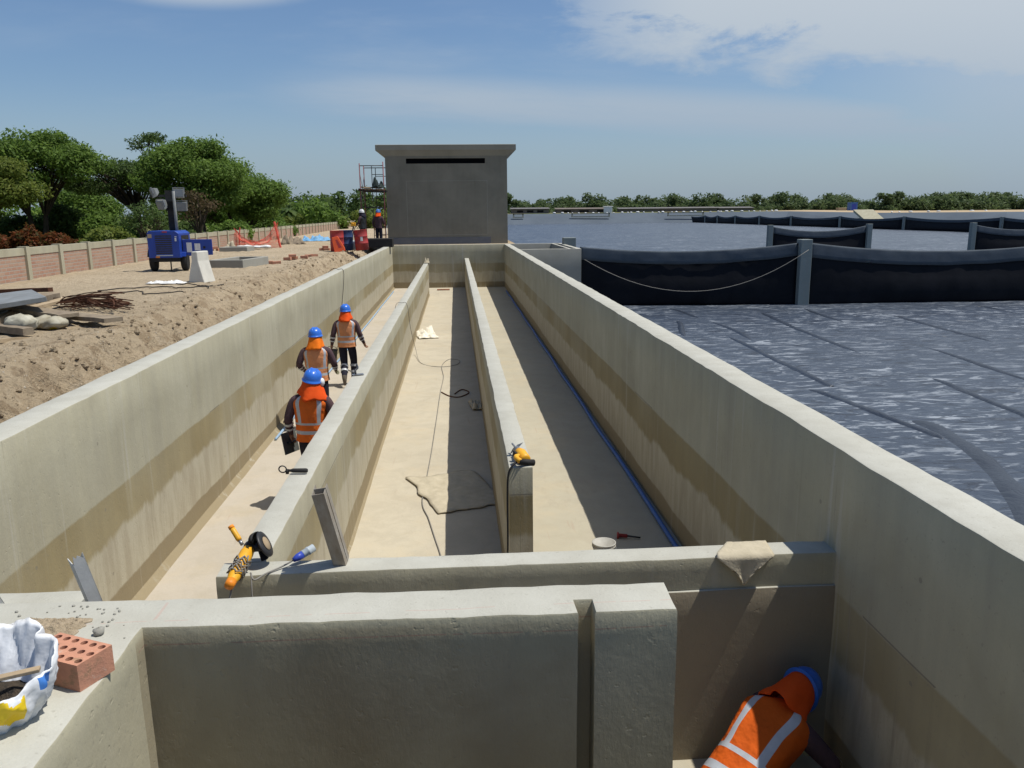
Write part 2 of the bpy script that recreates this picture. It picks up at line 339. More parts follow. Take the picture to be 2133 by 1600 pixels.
# ------------------------------------------------------------------ object helpers
def put(o, label=None, cat=None, group=None, kind=None):
    if label: o['label'] = label
    if cat: o['category'] = cat
    if group: o['group'] = group
    if kind: o['kind'] = kind
    return o
def thing(name, label, cat, loc=(0, 0, 0), rz=0, group=None):
    o = bpy.data.objects.new(name, None); COL.objects.link(o)
    o.empty_display_size = .1
    o.location = loc; o.rotation_euler = (0, 0, rz)
    return put(o, label, cat, group)
def link(name, me, parent=None):
    o = bpy.data.objects.new(name, me); COL.objects.link(o)
    if parent: o.parent = parent
    return o
class MB:
    def __init__(s): s.v = []; s.f = []; s.mi = []; s.cur = 0
    def add(s, vs, fs, mat=None):
        k = len(s.v); s.v += [tuple(p) for p in vs]; s.f += [tuple(i + k for i in f) for f in fs]
        s.mi += [s.cur if mat is None else mat] * len(fs)
        return s
    def box(s, lo, hi, rot=None, c=None, mat=None):
        x0, y0, z0 = lo; x1, y1, z1 = hi
        vs = [Vector(p) for p in ((x0, y0, z0), (x1, y0, z0), (x1, y1, z0), (x0, y1, z0), (x0, y0, z1), (x1, y0, z1), (x1, y1, z1), (x0, y1, z1))]
        if rot is not None:
            c = Vector(c or (0, 0, 0)); vs = [rot @ (p - c) + c for p in vs]
        return s.add(vs, [(0, 3, 2, 1), (4, 5, 6, 7), (0, 1, 5, 4), (1, 2, 6, 5), (2, 3, 7, 6), (3, 0, 4, 7)], mat)
    def beam(s, a, b, w, h, up=(0, 0, 1), mat=None):
        a = Vector(a); b = Vector(b); d = (b - a).normalized(); u = Vector(up)
        x = d.cross(u).normalized(); u = x.cross(d).normalized()
        q = [(-w / 2, -h / 2), (w / 2, -h / 2), (w / 2, h / 2), (-w / 2, h / 2)]
        vs = [a + x * i + u * j for i, j in q] + [b + x * i + u * j for i, j in q]
        return s.add(vs, [(0, 1, 2, 3), (7, 6, 5, 4), (0, 4, 5, 1), (1, 5, 6, 2), (2, 6, 7, 3), (3, 7, 4, 0)], mat)
    def tube(s, pts, r, n=8, cap=True, mat=None):
        pts = [Vector(p) for p in pts]; rs = r if isinstance(r, (list, tuple)) else [r] * len(pts)
        vs = []; fs = []; x = None
        for i, p in enumerate(pts):
            d = (pts[min(i + 1, len(pts) - 1)] - pts[max(i - 1, 0)]).normalized()
            if x is None: x = d.orthogonal().normalized()
            x = (x - d * x.dot(d)); x = x.normalized() if x.length > 1e-6 else d.orthogonal().normalized()
            y = d.cross(x)
            for k in range(n):
                a = 2 * math.pi * k / n; vs.append(p + (x * math.cos(a) + y * math.sin(a)) * rs[i])
        for i in range(len(pts) - 1):
            for k in range(n):
                fs.append((i * n + k, i * n + (k + 1) % n, (i + 1) * n + (k + 1) % n, (i + 1) * n + k))
        if cap: fs += [tuple(range(n))[::-1], tuple(range((len(pts) - 1) * n, len(pts) * n))]
        return s.add(vs, fs, mat)
    def loft(s, rings, closed=True, cap=True, mat=None):
        n = len(rings[0]); vs = [p for r in rings for p in r]; fs = []
        for i in range(len(rings) - 1):
            for k in range(n if closed else n - 1):
                fs.append((i * n + k, i * n + (k + 1) % n, (i + 1) * n + (k + 1) % n, (i + 1) * n + k))
        if cap and closed: fs += [tuple(range(n))[::-1], tuple(range((len(rings) - 1) * n, len(rings) * n))]
        return s.add(vs, fs, mat)
    def lathe(s, prof, n=24, M4=None, mat=None):
        rings = []
        for r, z in prof:
            rings.append([Vector((r * math.cos(2 * math.pi * k / n), r * math.sin(2 * math.pi * k / n), z)) for k in range(n)])
        if M4: rings = [[M4 @ p for p in q] for q in rings]
        return s.loft(rings, mat=mat)
    def ball(s, c, r, n=12, m=8, mat=None):
        c = Vector(c); rx, ry, rz = r if isinstance(r, (tuple, list)) else (r, r, r)
        rings = []
        for j in range(m + 1):
            a = -math.pi / 2 + math.pi * (j * .98 + .01 * m) / m
            rings.append([c + Vector((rx * math.cos(a) * math.cos(2 * math.pi * k / n), ry * math.cos(a) * math.sin(2 * math.pi * k / n), rz * math.sin(a))) for k in range(n)])
        return s.loft(rings, mat=mat)
    def build(s, name, mats, parent=None, smooth=False, bevel=0):
        me = bpy.data.meshes.new(name); me.from_pydata(s.v, [], s.f)
        for m in (mats if isinstance(mats, (list, tuple)) else [mats]): me.materials.append(m)
        me.polygons.foreach_set('material_index', s.mi)
        if smooth: me.polygons.foreach_set('use_smooth', [True] * len(me.polygons))
        me.update()
        o = link(name, me, parent)
        if bevel:
            b = o.modifiers.new('b', 'BEVEL'); b.width = bevel; b.segments = 2; b.limit_method = 'ANGLE'
        return o
def spline(pts, k=8):
    p = [Vector(q) for q in pts]; out = []
    for i in range(len(p) - 1):
        a, b, c, d = p[max(i - 1, 0)], p[i], p[i + 1], p[min(i + 2, len(p) - 1)]
        for j in range(k):
            t = j / k
            out.append(.5 * (2 * b + (c - a) * t + (2 * a - 5 * b + 4 * c - d) * t * t + (3 * b - a - 3 * c + d) * t ** 3))
    return out + [p[-1]]
def nz(*a): return noise.noise(Vector(a))

def plan_wall(name, outline, z0, z1, mat, label, cat='wall', step=.2, bev=.012, jit=.004, fillet=0, zs=None):
    """vertical concrete wall: an outline in plan raised from z0 to z1, with slightly ragged top arrises"""
    pts = []
    n = len(outline)
    for i in range(n):
        a = Vector(outline[i]); b = Vector(outline[(i + 1) % n]); L = (b - a).length
        d = (b - a) / L; nrm = Vector((d.y, -d.x))
        k = max(1, int(L / step))
        for j in range(k):
            pts.append((a + (b - a) * j / k, nrm, j == 0))
    P = []; N = []
    for i, (p, nr, corner) in enumerate(pts):
        if corner:
            pn = pts[i - 1][1]; q = (nr + pn)
            nr = q / max(.3, q.length_squared / 2)
        P.append(p); N.append(nr)
    levels = [(z0, fillet)] + ([(z0 + fillet, 0)] if fillet else [])
    for z in (zs or [z0 + (z1 - z0) * f for f in (.35, .7)]): levels.append((z, 0))
    levels += [(z1 - bev, 0), (z1 - bev * .3, -bev * .3), (z1, -bev)]
    verts = []; faces = []; m = len(P)
    for li, (z, off) in enumerate(levels):
        top = li >= len(levels) - 3
        for p, nr in zip(P, N):
            j = nz(p.x * 1.7, p.y * 1.7, z * 2) * jit + (nz(p.x * 9, p.y * 9, 3.3) * jit * 1.3 if top else 0)
            q = p + nr * (off + j)
            dz = (nz(p.x * 1.3, p.y * 1.3, 9.1) * jit * 1.2 + nz(p.x * 11, p.y * 11, 5.5) * jit * .6) if top else 0
            verts.append((q.x, q.y, z + dz))
    for i in range(len(levels) - 1):
        for k in range(m):
            faces.append((i * m + k, i * m + (k + 1) % m, (i + 1) * m + (k + 1) % m, (i + 1) * m + k))
    faces.append(tuple(range((len(levels) - 1) * m, len(levels) * m)))
    me = bpy.data.meshes.new(name); me.from_pydata(verts, [], faces); me.materials.append(mat); me.materials.append(M['concrete_cap'])
    for fi in range((len(levels) - 2) * m, len(faces)): me.polygons[fi].material_index = 1
    bm = bmesh.new(); bm.from_mesh(me)
    bmesh.ops.triangulate(bm, faces=[f for f in bm.faces if len(f.verts) > 4])
    bm.to_mesh(me); bm.free()
    me.polygons.foreach_set('use_smooth', [True] * len(me.polygons)); me.set_sharp_from_angle(angle=R(38))
    o = link(name, me)
    return put(o, label, cat)
def rect(x0, y0, x1, y1): return [(x0, y0), (x1, y0), (x1, y1), (x0, y1)]

# ------------------------------------------------------------------ light and sky
SUN = Vector((.43, -.016, 1)).normalized()
elev = math.asin(SUN.z); azim = math.atan2(SUN.x, SUN.y)
w = bpy.data.worlds.new('World'); scene.world = w; w.use_nodes = True
t = NT(w.node_tree); bg = t.n['Background']
sky = t.new('ShaderNodeTexSky', sky_type='NISHITA'); sky.sun_disc = False
sky.sun_elevation = elev; sky.sun_rotation = azim; sky.air_density = 1.0; sky.dust_density = 1.2; sky.ozone_density = 1.2
D = t.new('ShaderNodeTexCoord').outputs['Generated']
dx, dy, dz = t.sep(D)
dyc = t.m('MAXIMUM', dy, .05); u = t.m('DIVIDE', dx, dyc); v = t.m('DIVIDE', dz, dyc)
uv = t.new('ShaderNodeCombineXYZ'); t.put(uv.inputs[0], u); t.put(uv.inputs[1], v)
n1 = t.noise(t.mapping(uv.outputs[0], (5, 13, 1), (0, 0, -.12)), 1, 8, .62, .35)
n2 = t.noise(t.mapping(uv.outputs[0], (1.6, 9, 1), (0, 0, .06), (3, 1, 0)), 1, 7, .6, .2)
n3 = t.noise(t.mapping(uv.outputs[0], (11, 26, 1), (0, 0, -.1)), 1, 6, .65, .4)
tex = t.m('ADD', t.m('MULTIPLY', n1, .65), t.m('MULTIPLY', n3, .35))
# high bank of cloud in the east, veil under it, thin streaks and a puff in the west
edge = t.m('SUBTRACT', v, t.m('SUBTRACT', .205, t.m('MULTIPLY', t.m('SUBTRACT', u, .08), .095)))
bank = t.m('MULTIPLY', t.sstep(t.m('ADD', edge, t.m('MULTIPLY', t.m('SUBTRACT', tex, .5), .25)), -.035, .035), t.sstep(u, .02, .30))
bank = t.m('MULTIPLY', bank, t.sstep(t.m('ADD', tex, t.m('MULTIPLY', t.sstep(u, .1, .6), .15)), .43, .56))
veil = t.m('MULTIPLY', t.sstep(u, .36, .72), t.m('ADD', .45, t.m('MULTIPLY', n1, .45)))
wisp_c = t.m('ADD', .128, t.m('MULTIPLY', u, -.045))
wisp = t.m('SUBTRACT', 1, t.sstep(t.m('ABSOLUTE', t.m('SUBTRACT', v, wisp_c)), .004, .045))
wisp = t.m('MULTIPLY', t.m('MULTIPLY', wisp, t.sstep(u, -.28, -.05)), t.sstep(n2, .30, .58))
puff = t.m('SUBTRACT', 1, t.sstep(t.m('ADD', t.m('POWER', t.m('DIVIDE', t.m('ADD', u, .27), .16), 2), t.m('POWER', t.m('DIVIDE', t.m('SUBTRACT', v, .272), .042), 2)), .15, 1.2))
puff = t.m('MULTIPLY', puff, t.sstep(tex, .34, .52))
thin = t.m('MULTIPLY', t.m('MULTIPLY', t.sstep(n2, .44, .72), .36), t.sstep(u, -.75, -.1))
low = t.m('MULTIPLY', t.m('SUBTRACT', 1, t.sstep(v, -.03, .17)), .75)
cl = t.m('MAXIMUM', t.m('MAXIMUM', t.m('MULTIPLY', bank, .95), veil), t.m('MAXIMUM', t.m('MULTIPLY', wisp, .85), t.m('MULTIPLY', puff, .9)))
cl = t.m('MULTIPLY', t.m('MAXIMUM', cl, thin), t.m('MULTIPLY', t.m('SUBTRACT', 1, t.m('MULTIPLY', t.sstep(v, .4, .9), .85)), t.sstep(dy, .05, .35)))
cl = t.m('MAXIMUM', cl, t.m('MULTIPLY', low, 1.0), clamp=True)
hz = t.sstep(v, 0, .3)
ccol = t.mix(hz, (3.35, 4.30, 5.45), (5.7, 6.35, 7.0))
skyc = t.mix(1, sky.outputs[0], (.80, .94, 1.10), 'MULTIPLY')
t.put(bg.inputs[0], t.mix(cl, skyc, ccol)); bg.inputs[1].default_value = .095
sl = bpy.data.lights.new('sun', 'SUN'); sl.energy = 4.75; sl.angle = R(.53); sl.color = (1, .96, .88)
so = bpy.data.objects.new('sun', sl); COL.objects.link(so)
so.rotation_euler = SUN.to_track_quat('Z', 'Y').to_euler(); so.location = (20, 0, 40)
vs_ = scene.view_settings; vs_.view_transform = 'Standard'; vs_.look = 'None'; vs_.exposure = 0; vs_.gamma = 1

# ------------------------------------------------------------------ the setting
def axis(segs):
    """segs: list of (start, end, first step, growth)"""
    out = []
    for a, b, st, g in segs:
        x = a; s = st
        sign = 1 if b > a else -1
        while (b - x) * sign > 1e-6:
            out.append(x); x += sign * s; s *= g
        last = b
    out.append(last)
    return out
def grid(name, xs, ys, zf, mat, smooth=True, kind='structure'):
    nx, ny = len(xs), len(ys)
    vs = [(x, y, zf(x, y)) for y in ys for x in xs]
    fs = [(j * nx + i, j * nx + i + 1, (j + 1) * nx + i + 1, (j + 1) * nx + i) for j in range(ny - 1) for i in range(nx - 1)]
    me = bpy.data.meshes.new(name); me.from_pydata(vs, [], fs); me.materials.append(mat)
    if smooth: me.polygons.foreach_set('use_smooth', [True] * len(fs))
    o = link(name, me); o['kind'] = kind
    return o
def soil_z(x, y):
    if y < -25 or y > 260 or x < -60: return -.02
    xc = -4.95 + .28 * nz(0, y * .33, 1.7) + .12 * nz(0, y * 1.3, 4.2)
    s = max(0, min(1, (x - xc) / 1.25)); s2 = s * s * (3 - 2 * s)
    z = -.80 * s2
    rough = .026 + .15 * min(1, s * 3) * (1 if s < .98 else .8)
    near = 1 if y < 48 else .3
    z += near * .30 * min(1, s * 2.5) * max(-.25, nz(x * 1.1, y * .9, 21)) + near * rough * (nz(x * 2.2, y * 2.2, 0) + .8 * nz(x * 5.1, y * 4.3, 2) + .55 * nz(x * 11, y * 9, 5))
    c = nz(x * 3.1, y * 3.1, 8)
    if s > .02: z += near * .16 * max(0, c - .12) * min(1, s * 3) - near * .10 * max(0, nz(x * 4.3, y * 3.2, 13) - .2) * min(1, s * 3)
    z += near * .03 * nz(x * .35, y * .35, 3)
    return z
xs = axis([(-3.49, -5.6, .06, 1.0), (-5.6, -12, .11, 1.02), (-12, -60, .8, 1.12), (-60, -3000, 12, 1.35)])[::-1]
ys = axis([(-60, 2, 6, 1.0), (2, 16, .075, 1.0), (16, 46, .1, 1.012), (46, 260, 1.2, 1.05), (260, 4000, 25, 1.3)])
grid('ground', xs, ys, soil_z, M['dirt'])
mb = MB(); mb.box((-3.49, 41.72, -3.2), (3.1, 4000, -.02)); o = mb.build('terrace', M['dirt']); o['kind'] = 'structure'

def clods(seed, n):
    r = random.Random(seed); mb = MB()
    for k in range(n):
        y = 4 + 42 * r.random() ** 1.5; x = -3.65 - abs(r.gauss(0, 1.0)) - r.random() * .3
        s = r.uniform(.008, .032) * (1.9 if r.random() > .9 else 1)
        c = Vector((x, y, soil_z(x, y) + s * .05)); rings = []
        for j in range(5):
            a = -math.pi / 2 + math.pi * (j + .06) / 4.12
            rings.append([c + Vector((math.cos(a) * math.cos(q * 1.047), math.cos(a) * math.sin(q * 1.047), math.sin(a) * .75)) * s * (1 + .5 * nz(j * .9 + k, q * .8, seed)) for q in range(6)])
        mb.loft(rings)
    o = mb.build('soil_clods', M['dirt']); o['kind'] = 'stuff'
clods(4, 2200)
PZ = -2.5
folds = [[(8.85, 25.5), (8.8, 24.1), (8.72, 21), (8.66, 18.1), (8.66, 17.7)], [(8.0, 17.6), (8.17, 16.85), (8.4, 15.2), (8.57, 13.7), (8.6, 13.2)], [(8.75, 14.6), (8.9, 14.2), (8.75, 13.0), (8.5, 11.95), (8.0, 10.6), (7.3, 9.2), (6.5, 7.8), (5.9, 6.5)],
         [(9.0, 33.9), (9.2, 31.8), (9.26, 29.9)], [(9.4, 29.4), (9.5, 26.5), (9.3, 24.5)], [(12.2, 31.5), (12.1, 30.2), (11.7, 26.5), (11.55, 23.3), (11.5, 22)], [(16.8, 30), (16.7, 28.1), (16.5, 25), (16.4, 23.1)], [(11.5, 18.5), (11.4, 17.4), (11.25, 16), (11.15, 14.7), (10.9, 13)],
         [(13.9, 23), (13.7, 20), (13.4, 16.5)], [(19.6, 27), (19.4, 24), (19.2, 20)], [(8.25, 29.6), (8.1, 28.6), (7.6, 26.6), (7.4, 25.5)], [(22, 33.5), (21.8, 29)], [(14.6, 33), (14.2, 30.5), (14.1, 28)], [(6.1, 25), (6.0, 22), (5.9, 20)]]
cross = [[(7.4, 21.2), (9.5, 20.7), (12.5, 20.6)], [(9.8, 26.8), (12, 26.4), (15, 26.5)], [(10.3, 16.4), (13, 15.8), (15, 15.9)], [(6.4, 16.5), (7.4, 16.0)], [(14, 23.8), (18, 23.2), (22, 23.4)], [(9.2, 11.0), (11.5, 10.6), (13, 10.8)]]
def pond_z(x, y):
    z = PZ
    if y < 60 and x < 60:
        z += .022 * nz(x * .45, y * .45, 0) + .010 * nz(x * 1.6 + nz(x, y, 4), y * 1.9, 3)
    else:
        z += .05 * nz(x * .3, y * .3, 0)
    return z
xs = axis([(2.72, 20, .085, 1.0), (20, 60, .2, 1.04), (60, 700, 2.5, 1.12)])
ys = axis([(-40, 6.5, 3, 1.0), (6.5, 34, .1, 1.0), (34, 80, .3, 1.03), (80, 330, 3, 1.06)])
grid('pond_liner', xs, ys, pond_z, M['liner'])
liner_o = bpy.data.objects['pond_liner']
def seam(pts, wd, h, k):
    pts = spline([p + (0,) for p in pts], 10); rings = []; n = len(pts)
    for i, p in enumerate(pts):
        d = (pts[min(i + 1, n - 1)] - pts[max(i - 1, 0)]).normalized(); x = Vector((d.y, -d.x, 0)); e = math.sin(math.pi * min(1, (i + .3) / 9, (n - .7 - i) / 9) / 2)
        w_ = wd * e * (1 + .3 * nz(p.y * .8, k, 1)); hh = h * e * (1 + .3 * nz(p.y * 1.1, k, 4)); z0 = pond_z(p.x, p.y) - .02
        rings.append([(p.x + x.x * w_ * q, p.y + x.y * w_ * q, z0 + hh * g) for q, g in ((-1.1, 0), (-.75, .3), (-.4, .85), (0, 1), (.35, .75), (.6, .35), (.95, 0))])
    mb = MB(); mb.loft(rings, closed=False); mb.build('seam_fold', M['seam'], liner_o, True)
for k, f in enumerate(folds): seam(f, .16 if k != 2 else .27, .06 if k != 2 else .05, k)
mb = MB(); mb.add([(-5000, -5000, -3.3), (5000, -5000, -3.3), (5000, 5000, -3.3), (-5000, 5000, -3.3)], [(0, 1, 2, 3)])
o = mb.build('land', M['dirt']); o['kind'] = 'structure'
# embankment round the far end of the pond
toe = [(3.1, 300), (40, 300), (95, 302), (122, 298), (140, 270), (165, 235), (230, 205), (420, 170)]
mb = MB(); rings = []
for i, (x, y) in enumerate(toe):
    p = Vector(toe[min(i + 1, len(toe) - 1)]) - Vector(toe[max(i - 1, 0)]); nr = Vector((-p.y, p.x)).normalized()
    zt = 1.25 if i < 4 else .45
    rings.append([(x, y, -2.7), (x + nr.x * 9, y + nr.y * 9, zt - .05), (x + nr.x * 10, y + nr.y * 10, zt)])
mb.loft(rings, closed=False)
mb.f = [f[::-1] for f in mb.f]
o = mb.build('embankment', pmat('bank_liner', (.115, .138, .165), (.085, .103, .125), .06, .9, .08, .5, .2, bscale=.4, stretch=(1, 1, 1))); o['kind'] = 'structure'
mb = MB(); rings = []
for i, (x, y) in enumerate(toe):
    p = Vector(toe[min(i + 1, len(toe) - 1)]) - Vector(toe[max(i - 1, 0)]); nr = Vector((-p.y, p.x)).normalized()
    zt = 1.25 if i < 4 else .45
    rings.append([(x + nr.x * 10, y + nr.y * 10, zt - .02), (x + nr.x * 26, y + nr.y * 26, zt + .4), (x + nr.x * 1200, y + nr.y * 1200, zt + .5)])
mb.loft(rings, closed=False); mb.f = [f[::-1] for f in mb.f]
o = mb.build('terrain', M['sand']); o['kind'] = 'structure'

# channel floor
fx = axis([(-3.3, 2.6, .2, 1)]); fy = axis([(-1, 41.6, .25, 1.0)])
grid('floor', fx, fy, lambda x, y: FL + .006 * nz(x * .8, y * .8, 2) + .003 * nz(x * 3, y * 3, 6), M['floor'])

# ------------------------------------------------------------------ concrete walls (each a thing)
ZB = -.69
ZL = [FL + .3, -1.6, -1.2, -.8, -.4]
plan_wall('concrete_wall', rect(2.46, -1.5, 2.755, 41.45), FL - .4, 0, M['concrete'], 'tall grey concrete wall between the channel and the black pond liner', step=.17, zs=ZL, bev=.014, jit=.007)
plan_wall('concrete_wall', rect(-3.50, -1.5, -3.215, 41.45), FL - .02, 0, M['concrete'], 'long sunlit concrete wall beside the soil bank', step=.17, zs=ZL, bev=.014, jit=.007, fillet=.09)
plan_wall('concrete_wall', rect(-3.52, 41.455, 2.76, 41.71), FL - .02, .0, M['concrete'], 'concrete end wall in front of the flat roofed building', zs=ZL, bev=.012)
plan_wall('baffle_wall', rect(-1.505, 4.997, -1.295, 37.9), FL - .02, ZB, M['concrete'], 'low concrete dividing wall beside the three walking workers', step=.17, zs=[-1.8, -1.4, -1.0], bev=.012, jit=.006, fillet=.05)
plan_wall('baffle_wall', rect(.425, 6.80, .635, 41.452), FL - .02, ZB, M['concrete'], 'low concrete dividing wall with a yellow drill on its near end', step=.17, zs=[-1.8, -1.4, -1.0], bev=.012, jit=.006)
plan_wall('cross_wall', [(-1.555, 4.79), (2.475, 4.79), (2.475, 4.99), (-1.555, 4.99)], -.915, ZB, M['concrete'], 'low concrete cross wall holding a grinder, a stud and a draped cloth', step=.1, zs=[-.85, -.78], bev=.012, jit=.006)
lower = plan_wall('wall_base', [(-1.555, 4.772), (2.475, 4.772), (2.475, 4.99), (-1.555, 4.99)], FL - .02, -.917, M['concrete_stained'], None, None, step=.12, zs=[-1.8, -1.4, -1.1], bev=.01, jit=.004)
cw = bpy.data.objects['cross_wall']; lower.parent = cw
for k in ('label', 'category'):
    if k in lower: del lower[k]
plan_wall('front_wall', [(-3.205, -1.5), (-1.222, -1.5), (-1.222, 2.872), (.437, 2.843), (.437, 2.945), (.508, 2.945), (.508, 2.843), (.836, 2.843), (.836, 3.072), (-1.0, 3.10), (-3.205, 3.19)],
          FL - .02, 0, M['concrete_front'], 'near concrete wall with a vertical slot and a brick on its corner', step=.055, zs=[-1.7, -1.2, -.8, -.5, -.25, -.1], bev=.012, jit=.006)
plan_wall('concrete_ledge', rect(-3.2, 3.24, -1.76, 3.645), FL, -.205, M['concrete_grey'], 'narrow pale ledge behind the near wall where two metal studs stand', step=.1, bev=.006)

plan_wall('concrete_deck', rect(-1.215, -1.5, 2.452, 1.72), -.2, -.004, M['concrete_plain'], 'unseen concrete deck over the near end of the pit, in front of the near wall', cat='deck', step=.3, bev=.01)  # unseen deck under the camera, added to keep sky light off the pit
# outlet chamber by the pond
ch = thing('concrete_chamber', 'open topped concrete chamber on the outer side of the tall wall', 'chamber', (2.76, 34.9, 0))
def chpart(name, x0, y0, x1, y1, z1=.0):
    o = plan_wall(name, rect(x0, y0, x1, y1), -2.7, z1, M['concrete_grey'], None, None, step=.4, bev=.012)
    o.parent = ch
chpart('near_wall', .003, 0, 2.66, .2); chpart('far_wall', .003, 6.6, 2.66, 6.8); chpart('side_wall', 2.46, .203, 2.66, 6.597); chpart('side_wall', 2.12, .203, 2.24, 6.597)

# pump building
bd = thing('concrete_building', 'square grey concrete building with a flat overhanging roof', 'building', (-.37, 43, 0))
bx0, bx1 = -3.16, 3.12
mb = MB(); Hb = 4.62
# front wall with a slot: built from four blocks
sx0, sx1, sz0, sz1 = -2.09, 1.98, 4.08, 4.34
mb.box((bx0, 0, -.3), (bx1, .25, sz0)); mb.box((bx0, 0, sz1), (bx1, .25, Hb)); mb.box((bx0, 0, sz0), (sx0, .25, sz1)); mb.box((sx1, 0, sz0), (bx1, .25, sz1))
mb.box((bx0, .25, -.3), (bx0 + .25, 7, Hb)); mb.box((bx1 - .25, .25, -.3), (bx1, 7, Hb)); mb.box((bx0, 7, -.3), (bx1, 7.25, Hb))
mb.build('wall', concrete('building_concrete', a=(.235, .218, .172), b=(.165, .152, .118), bands=False), bd)
mb = MB()
for p in ((-2.12, .45, 2.08, .47), (-2.12, 3.2, 2.08, 3.22), (-2.12, .45, -2.1, 3.22), (2.06, .45, 2.08, 3.22)): mb.box((p[0], -.006, p[1]), (p[2], .01, p[3]))
mb.build('panel_joint', M['concrete_grey'], bd)
mb = MB(); mb.box((bx0 - .02, -.03, -.3), (bx1 - .9, -.002, .33)); mb.build('plinth', pmat('plinth_coat', (.12, .13, .16), (.16, .165, .17), 1.2, .8), bd)
mb = MB(); rings = []
for (e, f_, z) in ((0, 0, Hb - .16), (.44, .12, Hb + .10), (.46, .14, Hb + .115), (.46, .14, Hb + .385), (.42, .12, Hb + .40)):
    rings.append([(bx0 - e, -f_, z), (bx1 + e, -f_, z), (bx1 + e, 7.25 + e, z), (bx0 - e, 7.25 + e, z)])
mb.loft(rings); mb.build('roof', concrete('roof_concrete', a=(.30, .285, .235), b=(.235, .222, .18), bands=False), bd)
mb = MB(); mb.box((sx0, .2, sz0), (sx1, .24, sz1), mat=0)
for k in range(4):
    z = sz0 + .05 + k * .055
    mb.add([(sx0, .06, z), (sx1, .06, z), (sx1, .14, z + .05), (sx0, .14, z + .05)], [(0, 1, 2, 3)])
mb.build('vent_opening', M['vent_dark'], bd)

# ------------------------------------------------------------------ brick fence
fe = thing('brick_fence', 'long low brick fence with concrete posts in front of the trees', 'fence', (0, 0, 0))
FX = lambda y: -10.25 - .031 * y
yy = 13.8; pm = None
posts = []
while yy < 190 and len(posts) < 88: posts.append(yy); yy += 1.88
def fence_bit(name, a, b, x0, x1, z0, z1, mat, cache={}):
    p = Vector((FX(a), a, 0)); q = Vector((FX(b), b, 0)); d = q - p
    ang = math.atan2(d.y, d.x) - math.pi / 2
    key = (name, round(d.length, 2))
    if key not in cache:
        mb = MB(); mb.box((x0, 0, z0), (x1, d.length, z1)); me_o = mb.build(name, mat, fe); cache[key] = me_o; o = me_o
    else:
        o = cache[key].copy(); COL.objects.link(o); o.parent = fe
    o.location = p; o.rotation_euler = (0, 0, ang)
for i, y in enumerate(posts):
    fence_bit('post', y - .09, y + .09, -.1, .12, -.4, .83, M['concrete_plain'])
    if i + 1 < len(posts):
        fence_bit('brick_panel', y + .09, posts[i + 1] - .09, -.055, .055, -.4, .615, M['brick'])
        fence_bit('coping', y + .09, posts[i + 1] - .09, -.07, .07, .617, .795, M['concrete_plain'])

# ------------------------------------------------------------------ pond curtains
def post_obj(name, x, y, top, w, label, group=None, d=None):
    d = d or w; mb = MB(); h = top - PZ
    mb.box((-w / 2, -d / 2, -.3), (w / 2, d / 2, h))
    o = mb.build(name, M['post_concrete'], None, bevel=.02); o.location = (x, y, PZ)
    return put(o, label, 'post', group)
def curtain(pa, pb, za, zb, sag, flap, label, group=None, n=60, rope=None, billow=.25, bottom=PZ - .05, drape=False):
    """hanging liner sheet between two points, its top edge sagging, the top folded over towards the camera side"""
    a = Vector(pa + (0,)); b = Vector(pb + (0,)); L = (b - a).length; d = (b - a) / L; nr = Vector((d.y, -d.x, 0))
    if nr.y > 0: nr = -nr
    th = thing('pond_curtain', label, 'curtain', (pa[0], pa[1], PZ), 0, group)
    o0 = Vector((pa[0], pa[1], PZ))
    sheet = []; flapr = []
    for i in range(n + 1):
        f = i / n; p = a + d * L * f; s = 4 * f * (1 - f)
        zt = za + (zb - za) * f - sag * s
        zlow = bottom
        bl = billow * s
        ring = []
        for k, (off, fr) in enumerate(((-.10, 1), (-.02, .98), (.02, .8), (.12, .5), (.22, .25), (.12, .06), (.05, 0))):
            wv = .05 * nz(f * L * .7, k * .5, 3) + .025 * nz(f * L * 2.3, k * .3, 8)
            ring.append(p + nr * (bl * (off * 3 - .1) * (1 if k > 1 else .3) + wv * s + (k * .012)) + Vector((0, 0, zlow + (zt - zlow) * fr)) - o0)
        sheet.append(ring)
        fl = []
        for k, fr in enumerate((0, .12, .4, .75, 1)):
            wv = .02 * nz(f * L * 1.5, k * .4, 5)
            off = (-.004, .010, .028, .04, .05)[k]
            fl.append(p + nr * (off + bl * .1 + wv) + Vector((0, 0, zt + .012 - flap * fr * (1 + .08 * nz(f * L * .6, 2, 1)))) - o0)
        flapr.append(fl)
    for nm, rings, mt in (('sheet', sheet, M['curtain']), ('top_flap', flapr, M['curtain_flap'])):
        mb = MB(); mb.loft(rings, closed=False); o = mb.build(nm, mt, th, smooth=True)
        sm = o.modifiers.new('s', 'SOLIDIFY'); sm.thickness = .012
    return th
cy = 34.2
post_obj('concrete_post', 15.02, cy - .05, .30, .50, 'tall grey concrete post standing between the two nearest black curtains')
post_obj('concrete_post', 5.62, 40.2, .32, .62, 'short grey post top showing behind the concrete chamber')
post_obj('concrete_post', 27.8, cy - .05, .28, .50, 'grey concrete post at the far end of the nearest right hand curtain')
curtain((5.44, 35.4), (14.76, cy), .05, .14, .27, .56, 'black curtain with grey top band and a slack rope between chamber and tall post', billow=.45)
curtain((15.28, cy), (27.54, cy), .14, .10, .40, .62, 'widest black curtain to the right of the tall concrete post', billow=.4)
rope = []
for i in range(21):
    f = i / 20; s = 4 * f * (1 - f)
    rope.append((5.5 + f * 9.3, 35.25 - f * 1.3 - .75 - .35 * s, -.45 + f * .35 - 1.52 * s))
mb = MB(); mb.tube(rope, .014, 6); put(mb.build('rope', M['grey_rubber'], None, True), 'slack pale rope hanging across the nearest black curtain', 'rope')
P2 = [26.4, 35.0, 44.2, 53.2]
